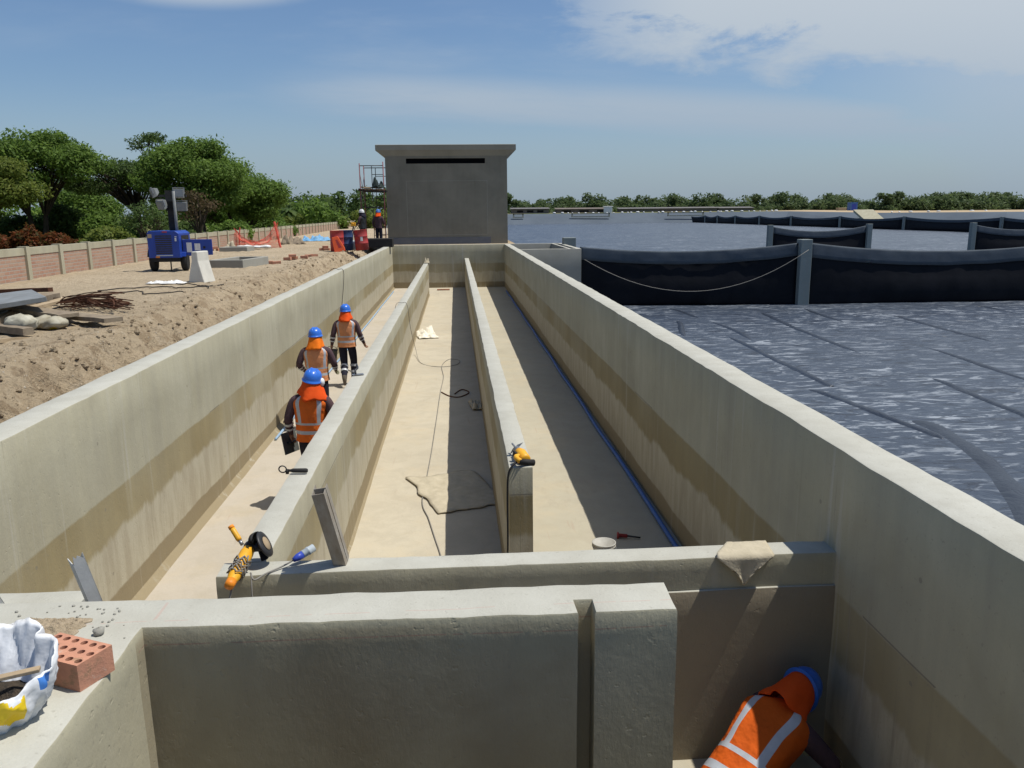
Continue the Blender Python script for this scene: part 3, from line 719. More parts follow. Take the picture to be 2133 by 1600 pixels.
for i, x in enumerate(P2):
    post_obj('concrete_post', x, 67, .35, .42, ['slim post at the left end of the second curtain row', 'slim post at the right end of the first second-row curtain', 'slim post starting the second curtain of the second row', 'slim post ending the second row near the right edge'][i])
curtain((26.65, 67), (34.75, 67), .2, .2, .42, .55, 'short black curtain hung between two slim posts in the second row', billow=.5, n=30)
curtain((44.45, 67), (52.95, 67), .15, .15, .45, .55, 'second row black curtain cut by the right edge of the view', billow=.5, n=30)
ry = [312, 290, 276, 258, 237, 214, 186, 158.5, 129, 104]
for i, y in enumerate(ry):
    o = post_obj('concrete_post', 90, y, .15, .55, 'slim grey post in the long far curtain row', 'posts of the far curtain row')
    if i: curtain((90, ry[i - 1] - .4), (90, y + .4), .05, .05, .5, .5, 'black curtain bay in the long row far across the pond', 'far curtain bays', n=14, billow=1.2)

# ------------------------------------------------------------------ far shore
for i, (x0, x1, h, y) in enumerate([(22, 36.5, 1.9, 318), (40, 62, 1.7, 322), (66, 106, 1.6, 326), (106.5, 121, 1.5, 326)]):
    lab = ['long grey shed behind the far bank left of the white pillar', 'low brown wall behind the far bank right of the white pillar', 'longest low brown wall on the far shore', 'pale end of the low wall on the far shore'][i]
    th = thing('shed', lab, 'shed', (x0, y, 1.2))
    mb = MB(); mb.box((0, 0, -1), (x1 - x0, 5, h)); mb.build('wall', M['greywall'], th)
    mb = MB(); mb.add([(-.4, -.5, h), (x1 - x0 + .4, -.5, h), (x1 - x0 + .4, 5.5, h + .5), (-.4, 5.5, h + .5), (-.4, -.5, h + .12), (x1 - x0 + .4, -.5, h + .12), (x1 - x0 + .4, 5.5, h + .62), (-.4, 5.5, h + .62)],
                      [(3, 2, 1, 0), (4, 5, 6, 7), (0, 1, 5, 4), (1, 2, 6, 5), (2, 3, 7, 6), (3, 0, 4, 7)]); mb.build('roof', M['roof_tin'] if i != 1 else M['greywall'], th)
    if i in (0, 1):
        for k in range(3):
            mb = MB(); q = 2 + k * (x1 - x0 - 5) / 2.4; mb.box((q, -.06, h * .35), (q + (x1 - x0) * .17, -.01, h * .75)); mb.build('window', M['vent_dark'], th)
mb = MB(); mb.box((-1.6, -.5, -1), (1.6, .5, 2.6)); mb.box((-1.9, -.7, 2.4), (1.9, .7, 2.7)); o = mb.build('gate_pillar', M['white'], None, bevel=.1); o.location = (59.0, 314, 1.2); put(o, 'small white pillar beside the grey shed on the far bank', 'pillar')
tl = thing('portable_toilet', 'tiny blue portable toilet on the far bank before the trees', 'toilet', (157.5, 316, .6))
mb = MB(); mb.box((-1.4, -1.4, -.6), (1.4, 1.4, 3.6)); mb.build('cabin', M['blue_plastic'], tl)
mb = MB(); mb.box((-1.5, -1.5, 3.6), (1.5, 1.5, 3.85)); mb.build('roof', M['blue_plastic'], tl)
mb = MB(); mb.box((-.9, -1.46, -.4), (.9, -1.41, 3.2)); mb.build('door', M['plug_blue'], tl)
o = MB(); o.box((-1.6, -1.2, -.5), (1.6, 1.2, 1.7)); o = o.build('crate', M['wood_light'], None, bevel=.1); o.location = (152, 314, .7); put(o, 'pale crate beside the blue portable toilet', 'crate')
for i, (x0, x1) in enumerate([(21.5, 25.5), (43.5, 58), (80, 94)]):
    mb = MB(); mb.box((0, 0, 0), (x1 - x0, .7, .35)); mb.box((0, -.1, -1.1), (x1 - x0, .6, -.75)); mb.box((0, 0, -1.1), (.5, .6, .35)); mb.box((x1 - x0 - .5, 0, -1.1), (x1 - x0, .6, .35))
    o = mb.build('concrete_weir', M['concrete_plain']); o.location = (x0, 304.5, 1.0)
    put(o, ['short pale concrete weir by the corner of the building', 'middle pale concrete weir in the far bank under the grey shed', 'pale concrete weir in the far bank under the brown wall'][i], 'weir')
mb = MB(); mb.add([(0, 0, 0), (5, -4, 0), (5, 6, 4), (0, 10, 4), (0, 0, -.8), (5, -4, -.8), (5, 6, 3.2), (0, 10, 3.2)], [(0, 1, 2, 3), (7, 6, 5, 4), (4, 5, 1, 0), (5, 6, 2, 1), (6, 7, 3, 2), (7, 4, 0, 3)])
o = mb.build('concrete_ramp', M['concrete_plain']); o.location = (139, 268, -2.4); put(o, 'pale concrete ramp climbing the far bank', 'ramp')
bag0 = MB(); bag0.ball((0, 0, .2), (.55, .3, .24), 8, 6); bagm = None
bagpos = []
for k in range(58):
    if k < 36: bagpos.append((38 + k * 2.5 + rng.uniform(-.9, .9), 310.6 + rng.uniform(-.4, 1.4), 1.24))
    else:
        f = (k - 36) / 22; x = 146 + f * 85; y = 266 - f * 48
        bagpos.append((x + rng.uniform(-2, 2), y + 10 + rng.uniform(0, 3), .5))
for k, p in enumerate(bagpos):
    if bagm is None: o = bag0.build('sandbag', M['white'], None, True); bagm = o
    else: o = bagm.copy(); COL.objects.link(o)
    s = rng.uniform(.8, 1.5); o.scale = (s, s, s); o.location = p; o.rotation_euler = (0, 0, rng.uniform(0, 3))
    put(o, 'small white sandbag on the crest of the far bank', 'sandbag', 'sandbags along the far bank')

# ------------------------------------------------------------------ trees
def leaf_cloud(clumps, size, seed, flat=.45):
    """clumps: (centre, radius xyz, count) -> many small quads"""
    g = np.random.default_rng(seed); V = []
    for c, r, n in clumps:
        d = g.normal(size=(n, 3)); d /= np.linalg.norm(d, axis=1)[:, None]
        rad = g.uniform(.2, 1.15, n) ** .55 * (1 + .25 * (g.uniform(0, 1, n) > .9))
        p = np.array(c) + d * rad[:, None] * np.array(r)
        nrm = d * .6 + g.normal(size=(n, 3)) * .6 + np.array([0, 0, flat]); nrm /= np.linalg.norm(nrm, axis=1)[:, None]
        a = np.cross(nrm, g.normal(size=(n, 3))); a /= np.linalg.norm(a, axis=1)[:, None]; b = np.cross(nrm, a)
        s = size * g.uniform(.6, 1.3, n)[:, None]
        V.append(np.stack([p - a * s, p - b * s * .45, p + a * s, p + b * s * .45], 1).reshape(-1, 3))
    V = np.concatenate(V); n = len(V) // 4
    me = bpy.data.meshes.new('leaves')
    me.vertices.add(len(V)); me.vertices.foreach_set('co', V.astype(np.float32).ravel())
    me.loops.add(n * 4); me.loops.foreach_set('vertex_index', np.arange(n * 4, dtype=np.int32))
    me.polygons.add(n); me.polygons.foreach_set('loop_start', np.arange(0, n * 4, 4, dtype=np.int32))
    me.update(calc_edges=True)
    return me
def tree(name, label, base, h, crown, mat, nc=26, n=260, leaf=.17, seed=1, cat='tree', trunk=.2, fork=.3, lean=(0, 0), flatten=.55, cr=(.8, 1.35), group=None, bottom=None, multi=1):
    """crown = (dx, dz_centre, rx, ry, rz) relative to base"""
    r = random.Random(seed); base = Vector(base)
    th = thing(name, label, cat, base, 0, group)
    dxc, dzc, rx, ry, rz = crown
    clumps = []
    tries = 0
    while len(clumps) < nc and tries < 4000:
        tries += 1
        d = Vector((r.gauss(0, 1), r.gauss(0, 1), r.gauss(.35, .8))).normalized()
        q = r.uniform(.35, 1) ** .5
        c = Vector((dxc + d.x * rx * q, d.y * ry * q, dzc + d.z * rz * q))
        if bottom is not None and c.z < bottom: continue
        R_ = r.uniform(*cr)
        clumps.append((c, (R_, R_, R_ * flatten), int(n * 1.9 * r.uniform(.55, 1.3) * R_ * R_)))
    for k in range(int(nc * .35)):
        d = Vector((r.gauss(0, 1), r.gauss(0, 1), r.gauss(-.15, .6))).normalized(); q = r.uniform(.55, 1.1)
        c = Vector((dxc + d.x * rx * q, d.y * ry * q, dzc + d.z * rz * q * .95)); R_ = r.uniform(.35, .7) * cr[0]
        if c.z > .5: clumps.append((c, (R_, R_, R_ * .6), int(n * 1.2 * R_ * R_)))
    me = leaf_cloud(clumps, leaf * .72, seed); me.materials.append(mat); link('crown', me, th)
    mb = MB()
    starts = [Vector((r.uniform(-.25, .25) * (multi > 1), r.uniform(-.2, .2) * (multi > 1), 0)) for _ in range(multi)]
    fk = []
    for s0 in starts:
        f1 = s0 + Vector((lean[0] * fork * h + s0.x * 2, lean[1] * fork * h, fork * h))
        pts = spline([s0 - Vector((0, 0, .3)), s0 + (f1 - s0) * .5 + Vector((r.uniform(-.1, .1), r.uniform(-.1, .1), 0)), f1], 5)
        mb.tube(pts, [trunk * (1.25 - .5 * i / (len(pts) - 1)) for i in range(len(pts))], 8)
        fk.append(f1)
    for c, R_, _ in clumps:
        f1 = min(fk, key=lambda q: (q - c).length)
        mid = f1 + (c - f1) * .5 + Vector((0, 0, .12 * (c - f1).length))
        mid.z = max(mid.z, f1.z)
        pts = spline([f1 - Vector((0, 0, .1)), mid + Vector((r.uniform(-.2, .2), r.uniform(-.2, .2), 0)), c + Vector((0, 0, R_[2] * .4))], 5)
        mb.tube(pts, [trunk * .42 * (1 - .85 * i / (len(pts) - 1)) for i in range(len(pts))], 5, cap=False)
    mb.build('trunk', M['bark'], th, True)
    return th
def shrub(label, base, rx, ry, rz, mat, seed, nc=14, n=320, leaf=.13, group=None):
    r = random.Random(seed); th = thing('shrub', label, 'shrub', base, 0, group)
    cl = []
    for k in range(nc):
        a = r.uniform(0, 6.28); q = r.uniform(0, .8) ** .6; zc = r.uniform(.25, .8) * (1 - .55 * q * q)
        R_ = r.uniform(.3, .5)
        cl.append(((math.cos(a) * q * rx * .8, math.sin(a) * q * ry * .8, rz * zc), (R_ * rx * .8, R_ * ry * .8 + .2, R_ * rz * .8), int(n)))
    me = leaf_cloud(cl, leaf, seed); me.materials.append(mat); link('crown', me, th)
    mb = MB()
    for c, R_, _ in cl:
        mb.tube(spline([(0, 0, -.2), (c[0] * .4, c[1] * .4, c[2] * .5), c], 3), [.06, .05, .045, .035, .03, .02, .015], 5, cap=False)
    mb.build('stem', M['bark'], th)
    return th
def X(px, y): return aty(px, 440, y).x
tree('acacia_tree', 'broad umbrella crowned green tree at the left with sky under its crown', (X(72, 50), 50, 0), 6.4, (.35, 4.45, 3.05, 2.6, 1.85), M['leaf_green'], 44, 330, .15, 11, trunk=.17, fork=.26, bottom=2.9, flatten=.5, multi=2)
tree('leafy_tree', 'bright green tree cut by the left edge of the view', (X(-30, 46), 46, 0), 4.6, (.1, 3.0, 1.9, 1.6, 1.6), M['leaf_bright'], 20, 300, .15, 12, trunk=.15)
tree('thorn_tree', 'dark sparse tree with bare lower limbs between the two big crowns', (X(288, 54), 54, 0), 5.2, (-1.5, 3.9, 2.9, 2.2, 1.25), M['leaf_dark'], 30, 230, .14, 13, trunk=.2, fork=.34, bottom=2.3, flatten=.42)
tree('feathery_tree', 'tall thin tree with a small airy top above its neighbours', (X(322, 57), 57, 0), 7.2, (.1, 6.2, 1.0, .9, .85), M['leaf_dark'], 12, 150, .14, 14, trunk=.12, fork=.55, cr=(.45, .75))
tree('spreading_tree', 'largest bright green tree directly behind the blue light tower', (X(418, 52), 52, 0), 6.2, (-.25, 3.85, 2.95, 2.4, 2.0), M['leaf_green'], 50, 330, .15, 15, trunk=.2, fork=.22, flatten=.6)
tree('rounded_tree', 'lower rounded green tree at the right end of the near trees', (X(522, 56), 56, 0), 4.4, (0, 2.5, 1.75, 1.7, 1.65), M['leaf_green'], 30, 330, .15, 16, trunk=.16, fork=.2)
tree('leafy_tree', 'narrow green tree leaning against the largest tree', (X(478, 58), 58, 0), 5.1, (0, 3.5, 1.4, 1.5, 1.7), M['leaf_green'], 20, 300, .15, 17, trunk=.14, fork=.3)
tree('thorn_tree', 'small dark tree just behind the fence left of the light tower', (X(303, 31), 31, -.1), 2.3, (.1, 1.45, .75, .7, .75), M['leaf_dark'], 14, 300, .09, 18, trunk=.1, fork=.25, cr=(.35, .5), lean=(.05, 0))
tree('dry_tree', 'brownish half bare tree behind the light tower mast', (X(412, 46), 46, 0), 3.0, (0, 2.0, 1.0, .9, .9), M['leaf_brown'], 14, 120, .12, 19, trunk=.12, fork=.2, cr=(.45, .75))
tree('background_tree', 'hazy green tree filling the gap behind the umbrella crowned tree', (X(170, 74), 74, 0), 4.6, (0, 2.4, 2.6, 2.2, 1.5), M['leaf_green'], 26, 170, .2, 51, trunk=.2, fork=.2, cr=(.9, 1.5), flatten=.7)
tree('background_tree', 'background tree showing under the largest green tree', (X(455, 76), 76, 0), 4.6, (0, 2.7, 3.0, 2.2, 2.0), M['leaf_green'], 34, 200, .2, 53, trunk=.2, fork=.2, cr=(.9, 1.5), flatten=.7)
shrub('yellow green bush spilling over the fence left of the light tower', (X(222, 34), 34, -.1), 1.5, 1.2, 1.15, M['leaf_bright'], 21, 18, 420, .09)
shrub('dark green thicket under the umbrella crowned tree', (X(120, 52), 52, 0), 2.2, 1.6, 2.3, M['leaf_dark'], 22, 18, 420, .14)
shrub('low dark bush under the far left tree', (X(15, 51), 51, 0), 2.2, 1.5, 1.9, M['leaf_dark'], 23, 16, 420, .14)
shrub('mid green bush under the dark sparse tree', (X(230, 50), 50, 0), 1.9, 1.5, 1.9, M['leaf_green'], 24, 16, 420, .13)
shrub('dark undergrowth bush right below the largest tree', (X(370, 48), 48, 0), 1.5, 1.3, 1.4, M['leaf_dark'], 25, 14, 420, .13)
shrub('green bush at the foot of the rounded tree', (X(470, 47), 47, 0), 1.6, 1.3, 1.25, M['leaf_green'], 26, 14, 420, .12)
shrub('light green bush beyond the orange mesh', (X(560, 62), 62, 0), 2.2, 1.6, 1.5, M['leaf_green'], 27, 14, 380, .14)
for k, (px, rx, rz, lab) in enumerate([(20, .9, 1.0, 'rust red flowering bush nearest the left edge'), (55, .85, 1.25, 'tallest rust red flowering bush left of the fence trees'), (98, .95, .95, 'rust red bush third from the left edge'), (140, .7, .7, 'smallest rust red bush beside the yellow green bush')]):
    shrub(lab, (X(px, 44), 44, -.1), rx, .8, rz, M['leaf_orange'], 30 + k, 12, 300, .1, 'rust red flowering bushes')
pt = thing('palm_tree', 'small palm standing before the dark distant tree line', 'palm', (X(600, 100), 100, 0))
mb = MB(); mb.tube(spline([(0, 0, -.3), (.1, 0, 1), (0, 0, 2.1)], 4), .2, 8); mb.build('trunk', M['bark'], pt)
mb = MB()
for k in range(22):
    a = k * 2.4; el = rng.uniform(-.1, 1.0); L = 1.9
    pts = [Vector((math.cos(a) * L * f, math.sin(a) * L * f, 2.1 + L * (el * f - 1.0 * f * f * .9))) for f in (0, .3, .6, .85, 1)]
    sd = Vector((-math.sin(a), math.cos(a), 0))
    mb.loft([[p + sd * wd * .28 - Vector((0, 0, .12 * wd)), p, p - sd * wd * .28 - Vector((0, 0, .12 * wd))] for p, wd in zip(pts, (.3, 1, 1, .7, .1))], closed=False)
mb.build('frond', M['leaf_dark'], pt)
def treeline(name, pts, seed, mat, hr, leaf, rr, cnt):
    r = random.Random(seed); cl = []
    for (x, y, n, wdx, wdy) in pts:
        for k in range(n):
            px_ = x + r.uniform(-wdx, wdx); py_ = y + r.uniform(-wdy, wdy)
            h = r.uniform(*hr); R_ = r.uniform(*rr)
            for j in range(4):
                cl.append(((px_ + r.uniform(-1, 1) * R_ * .8, py_ + r.uniform(-1, 1) * R_, h - R_ * (.55 + .75 * (j > 1)) + r.uniform(-.4, .4)), (R_ * r.uniform(.6, .9), R_ * .8, R_ * r.uniform(.45, .65)), cnt))
            cl.append(((px_, py_, h * .3), (R_ * 1.1, R_, h * .32), cnt))
    me = leaf_cloud(cl, leaf, seed); me.materials.append(mat)
    o = link(name, me); o['kind'] = 'stuff'; return o
put(treeline('treeline', [(-30 + 4 * k, 150 + rng.uniform(-15, 25), 2, 3, 8) for k in range(9)] + [(-16 + 4 * k, 118, 1, 3, 6) for k in range(3)], 41, M['leaf_dark'], (4.0, 6.2), .42, (1.7, 2.8), 130), 'dark distant trees in a band left of the building', 'trees')
put(treeline('treeline', [(-62 + 3.4 * k, 92 + rng.uniform(-5, 8), 1, 2, 5) for k in range(15)], 44, M['leaf_green'], (2.6, 4.2), .3, (1.5, 2.4), 150), 'low green thicket seen between the near tree trunks', 'trees')
put(treeline('treeline', [(-18 + 2.2 * k, 96 + rng.uniform(-4, 4), 1, 1, 3) for k in range(9)], 42, M['leaf_bright'], (1.2, 2.2), .22, (1.0, 1.7), 170), 'pale green scrub beyond the far end of the fence', 'scrub')
put(treeline('treeline', [(8 + 4.2 * k, 346 + rng.uniform(-3, 5), 1, 3, 3) for k in range(30, 70)] + [(8 + 4.2 * k, 352 + rng.uniform(-3, 8), 1, 3, 3) for k in range(64)], 45, M['leaf_far'], (3.0, 5.5), .8, (2.6, 4.0), 110), 'low green scrub at the foot of the far trees', 'scrub')
put(treeline('treeline', [(10 + 5.0 * k, 372 + rng.uniform(-10, 30), 2, 4.5, 10) for k in range(62)] + [(20 + 9 * k, 350, 1, 5, 6) for k in range(30)], 43, M['leaf_far'], (4.6, 10.0), .75, (2.4, 5.4), 140), 'band of green trees along the far shore of the pond', 'trees')

# ------------------------------------------------------------------ light tower
lt = thing('light_tower', 'blue trailer mounted light tower with an open side door', 'light tower', (aty(345, 540, 23.45).x, 23.45, 0), R(2))
lt.scale = (.78, .62, .96)
Z0 = .33
mb = MB(); prof = [(-.57, Z0 + .08), (.53, Z0 + .08), (.53, Z0 + .78), (.40, Z0 + .86), (-.50, Z0 + .86), (-.57, Z0 + .80)]
mb.loft([[(x, 0, z) for x, z in prof], [(x, 1.75, z) for x, z in prof]][::-1]); mb.build('body', M['blue_paint'], lt, bevel=.015)
mb = MB(); mb.box((.531, .35, Z0 + .2), (.536, 1.5, Z0 + .72)); mb.build('engine_bay', M['black'], lt)
mb = MB(); mb.box((.537, .5, Z0 + .25), (.60, .62, Z0 + .6)); mb.box((.537, .75, Z0 + .22), (.58, 1.1, Z0 + .45)); mb.tube([(.56, .42, Z0 + .3), (.56, .42, Z0 + .62)], .03); mb.build('engine', M['lamp_case'], lt)
mb = MB()
for k in range(9): mb.box((-.30, -.012 - .004 * (k % 2), Z0 + .20 + k * .062), (.27, -.001, Z0 + .235 + k * .062))
mb.build('grille', M['dark_metal'], lt)
mb = MB(); mb.box((-.3, -.02, Z0 + .135), (.27, -.002, Z0 + .165)); mb.build('grille_trim', M['plug_grey'], lt)
mb = MB(); mb.box((-.04, -.012, Z0 + .81), (.13, .02, Z0 + .85)); mb.build('tail_light', M['red_drum'], lt)
mb = MB(); mb.box((-.55, -.006, Z0 + .66), (-.41, -.001, Z0 + .77)); mb.build('sticker', M['wood_light'], lt)
mb = MB(); mb.box((-.33, -.006, Z0 + .085), (-.19, -.001, Z0 + .13)); mb.build('sticker', M['orange_tool'], lt)
mb = MB(); mb.box((.38, -.006, Z0 + .56), (.44, -.001, Z0 + .66)); mb.box((.38, -.006, Z0 + .68), (.45, -.001, Z0 + .70)); mb.build('sticker', M['sticker'], lt)
dr = MB(); dr.box((.56, .33, Z0 + .14), (1.60, .38, Z0 + .60)); dr = dr.build('door', M['blue_paint'], lt, bevel=.01)
for a, b, c, d in ((.70, .35, .88, .53), (.98, .40, 1.18, .50)):
    mb = MB(); mb.box((a, .322, Z0 + b - .12), (c, .328, Z0 + d - .02)); mb.build('sticker', M['sticker'], dr)
mb = MB(); mb.box((1.28, .315, Z0 + .33), (1.36, .329, Z0 + .40)); mb.build('handle', M['black'], dr)
mb = MB(); mb.box((-.5, .05, Z0 - .03), (.46, 1.7, Z0 + .078)); mb.tube([(0, 1.7, Z0), (0, 3.0, Z0)], .05); mb.build('chassis', M['black'], lt)
mb = MB(); mb.tube([(-.55, .85, .3), (.52, .85, .3)], .035); mb.box((.10, .2, .02), (.14, .24, .34)); mb.build('axle', M['dark_metal'], lt)
for x in (-.56, .54):
    wh = MB(); M4 = Matrix.Translation((x, .6, .31)) @ Matrix.Rotation(R(90), 4, 'Y')
    wh.lathe([(.17, -.1), (.26, -.11), (.305, -.07), (.31, 0), (.305, .07), (.26, .11), (.17, .1)], 24, M4); o = wh.build('wheel', M['black'], lt, True)
    rm = MB(); rm.lathe([(.02, -.06), (.16, -.065), (.17, -.09), (.17, .09), (.16, .065), (.02, .06)], 16, M4); rm.build('rim', M['lamp_case'], o)
    mb = MB(); rings = []
    for k in range(9):
        a = R(20 + 140 * k / 8); rings.append([(x - .13, .6 + math.cos(a) * .36, .31 + math.sin(a) * .36), (x + .13, .6 + math.cos(a) * .36, .31 + math.sin(a) * .36)])
    mb.loft(rings, closed=False); o = mb.build('fender', M['blue_paint'] if x > 0 else M['dark_metal'], lt); o.modifiers.new('s', 'SOLIDIFY').thickness = .02
mb = MB(); mb.box((.04, .78, Z0 + .86), (.26, .98, Z0 + 1.72)); mb.build('mast_base', M['black'], lt, bevel=.01)
mb = MB(); mb.tube([(.33, .70, Z0 + .6), (.33, .70, Z0 + 2.0)], .055, 12); mb.build('mast', M['lamp_case'], lt, True)
mb = MB(); mb.box((-.55, .80, Z0 + 1.83), (.75, .88, Z0 + 1.90)); mb.box((.0, .78, Z0 + 1.45), (.34, .9, Z0 + 2.02)); mb.build('crossbar', M['dark_metal'], lt)
def flood(x, y, z, rz, tilt):
    m = MB(); m.box((-.19, 0, -.16), (.19, .16, .16)); m.loft([[(-.19, .161, -.16), (.19, .161, -.16), (.19, .161, .16), (-.19, .161, .16)], [(-.08, .3, -.08), (.08, .3, -.08), (.08, .3, .08), (-.08, .3, .08)]])
    o = m.build('floodlight', M['lamp_case'], lt, bevel=.012)
    o.location = (x, y, z); o.rotation_euler = (tilt, 0, rz); o.scale = (.95, .9, .80)
    g = MB(); g.box((-.155, -.012, -.125), (.155, -.002, .125)); g.build('glass', M['lamp_glass'], o)
    g = MB(); g.box((-.215, .05, -.02), (-.192, .1, .2)); g.box((.192, .05, -.02), (.215, .1, .2)); g.box((-.215, .05, .2), (.215, .1, .215)); g.build('bracket', M['steel'], o)
flood(.50, .70, Z0 + 1.94, R(4), R(-6)); flood(.56, .72, Z0 + 1.55, R(2), R(4))
flood(-.48, .8, Z0 + 1.92, R(-70), R(22)); flood(-.18, .68, Z0 + 1.58, R(-38), R(24))

# concrete barrier, frame, plastic sheet on the yard
mb = MB(); prof = [(-.21, 0), (.21, 0), (.16, .2), (.085, .52), (.075, .74), (-.07, .74), (-.085, .52), (-.17, .2)]
mb.loft([[(x * 1.0, 0, z) for x, z in prof], [(x * .96, .26, z) for x, z in prof], [(x, .5, z) for x, z in prof]][::-1]); o = mb.build('concrete_barrier', pmat('white_concrete', (.62, .60, .53), (.52, .5, .44), 4, .85, .2, .4), None, bevel=.02)
o.location = (-6.15, 19.55, -.02); o.rotation_euler = (0, 0, R(-14)); put(o, 'short white concrete barrier block in front of the light tower', 'barrier')
mb = MB(); a, b, hh, th_ = 1.05, 2.1, .24, .13
outl = [(0, 0), (a, 0), (a, b), (0, b)]
def ringp(i, z): return [(i, i, z), (a - i, i, z), (a - i, b - i, z), (i, b - i, z)]
mb.loft([ringp(0, -.1), ringp(0, hh), ringp(th_, hh), ringp(th_, -.1)], cap=False); o = mb.build('manhole_curb', M['concrete_grey'], None, bevel=.012)
o.location = (-7.42, 24.9, 0); o.rotation_euler = (0, 0, R(-8)); put(o, 'low rectangular concrete frame set in the soil', 'concrete frame')
mb = MB(); a, b, hh = 1.2, 1.3, .2; mb.loft([ringp(0, -.1), ringp(0, hh), ringp(th_, hh), ringp(th_, -.1)], cap=False); o = mb.build('manhole_curb', M['concrete_grey'], None, bevel=.012)
o.location = (-10.3, 36.2, 0); put(o, 'dark concrete frame behind the open blue door', 'concrete frame')
def crumple(name, w, d, h, mat, loc, rz, label, cat, seed, n=22, thick=.008, fr=2.5, edge=.15):
    vs = []; r = random.Random(seed)
    for j in range(n):
        for i in range(n):
            x = (i / (n - 1) - .5) * w; y = (j / (n - 1) - .5) * d
            e = min(i, j, n - 1 - i, n - 1 - j) / (n / 2)
            q = abs(nz(x * fr / max(w, .01) * 2 + seed, y * fr / max(d, .01) * 2, seed)) + .5 * abs(nz(x * fr * 5 / w, y * fr * 5 / d, seed + 3))
            rag = 1 + edge * nz(i * .22, j * .22, seed + 7)
            vs.append((x * rag, y * rag, .012 + h * q * min(1, e * 3 + .12)))
    fs = [(j * n + i, j * n + i + 1, (j + 1) * n + i + 1, (j + 1) * n + i) for j in range(n - 1) for i in range(n - 1)]
    mb = MB(); mb.add(vs, fs); o = mb.build(name, mat, None, True); s = o.modifiers.new('s', 'SOLIDIFY'); s.thickness = thick
    o.location = loc; o.rotation_euler = (0, 0, rz); return put(o, label, cat)
crumple('plastic_sheet', .85, .34, .10, M['white'], (-6.72, 19.2, .01), R(-3), 'crumpled white plastic sheet on the soil beside the barrier block', 'plastic sheet', 3)
for k, (a, b, c, d) in enumerate([((-7.6, 17.6), (-6.6, 18.3), (-5.9, 17.9), (-5.2, 18.4)), ((-6.4, 18.9), (-5.9, 18.6), (-5.5, 18.2), (-5.3, 17.6)), ((-7.1, 16.6), (-6.5, 17.0), (-6.2, 16.5), (-5.6, 16.9))]):
    mb = MB(); mb.tube([Vector((p[0], p[1], soil_z(*p) + .025)) for p in [(q.x, q.y) for q in spline([a + (0,), b + (0,), c + (0,), d + (0,)], 10)]], .012, 5)
    put(mb.build('cable', M['black'], None, True), ['black cable lying past the white plastic sheet', 'black cable end curling towards the bank', 'thin black wire nearest the camera on the soil yard'][k], 'cable')

# drums by the scaffold
def drum(label, loc, mat, tilt=0, rz=0, band=True):
    th = thing('steel_drum', label, 'drum', loc, rz); th.rotation_euler = (0, tilt, rz)
    r, h = .29, .88
    mb = MB(); mb.lathe([(.27, .0), (r, .01), (r, .28), (r + .012, .295), (r, .31), (r, .57), (r + .012, .585), (r, .60), (r, h - .01), (r + .008, h), (r - .01, h), (r - .02, h - .03), (.01, h - .03)], 28)
    mb.build('body', mat, th, True); return th
drum('upright red drum with an orange plastic barrier leaning on it', (-5.10, 35.5, 0), M['red_drum'])
d2 = drum('tilted red drum with a white label beside the scaffold', (-4.08, 35.9, .02), M['red_drum'], R(-5))
mb = MB(); rings = []
for a in (-1.55, -1.35, -1.2): rings.append([(math.cos(a) * .293, math.sin(a) * .293, z) for z in (.40, .58)])
mb.loft(rings, closed=False); mb.build('label', M['sticker'], d2)
drum('blue drum half hidden behind the red drum and orange barrier', (-4.80, 36.2, 0), M['drum_blue'])
th = thing('plastic_barrier', 'bright orange plastic barrier leaning against a red drum', 'barrier', (-4.93, 34.98, 0)); th.rotation_euler = (R(-9), R(-11), 0); th.scale = (.85, .85, .85)
mb = MB(); outl = [(-.27, 0), (.27, 0), (.27, .16), (.06, .78), (-.24, .78), (-.27, .5)]
hole = [(-.02, .2), (.14, .2), (.0, .62), (-.10, .62)]
mb.loft([[(x, y, z) for x, z in o_] for o_, y in ((outl, 0), (outl, .09))][::-1]); o = mb.build('panel', M['orange_plastic'], th, bevel=.02)
mb = MB(); mb.loft([[(x, y, z) for x, z in o_] for o_, y in ((hole, -.004), (hole, -.001))][::-1]); mb.build('slot', M['red_drum'], th)
o = MB(); o.box((-.22, -.15, 0), (.22, .15, .42)); o = o.build('bucket', M['plug_grey'], None, bevel=.06); o.location = (-4.42, 36.6, 0); put(o, 'pale blue tub between the red drums', 'tub')
def bricks(name, spots, label, group=None):
    for k, (x, y, rz, zz) in enumerate(spots):
        mb = MB(); mb.box((-.13, -.07, 0), (.13, .07, .1)); o = mb.build(name, M['clay'], None, bevel=.006)
        o.location = (x, y, soil_z(x, y) + zz); o.rotation_euler = (rng.uniform(-.06, .06), rng.uniform(-.06, .06), rz); put(o, label[k] if isinstance(label, list) else label, 'brick', group)
bricks('brick', [(-5.9, 36.4, .2, 0), (-5.66, 36.2, -.3, 0), (-5.75, 36.35, .1, .1), (-5.45, 37.0, .5, 0)], 'red brick lying left of the drums', 'loose bricks left of the drums')
bricks('brick', [(-6.1, 26.9, .1, 0), (-5.85, 26.95, .2, 0), (-5.9, 28.9, -.2, 0), (-5.72, 29.1, .6, 0), (-5.75, 29.0, .2, .1), (-5.45, 29.6, 0, 0), (-5.55, 31.0, .1, 0), (-5.35, 31.1, .3, 0)], 'reddish brick scattered along the top of the soil bank', 'bricks along the bank edge')
bricks('brick', [(-11.2, 37.4, .1, 0), (-11.0, 37.3, .7, 0), (-11.1, 37.45, .3, .1), (-10.7, 37.6, 1.1, 0), (-10.8, 37.35, .2, .1)], 'broken red brick by the dark concrete frame', 'bricks by the dark frame')
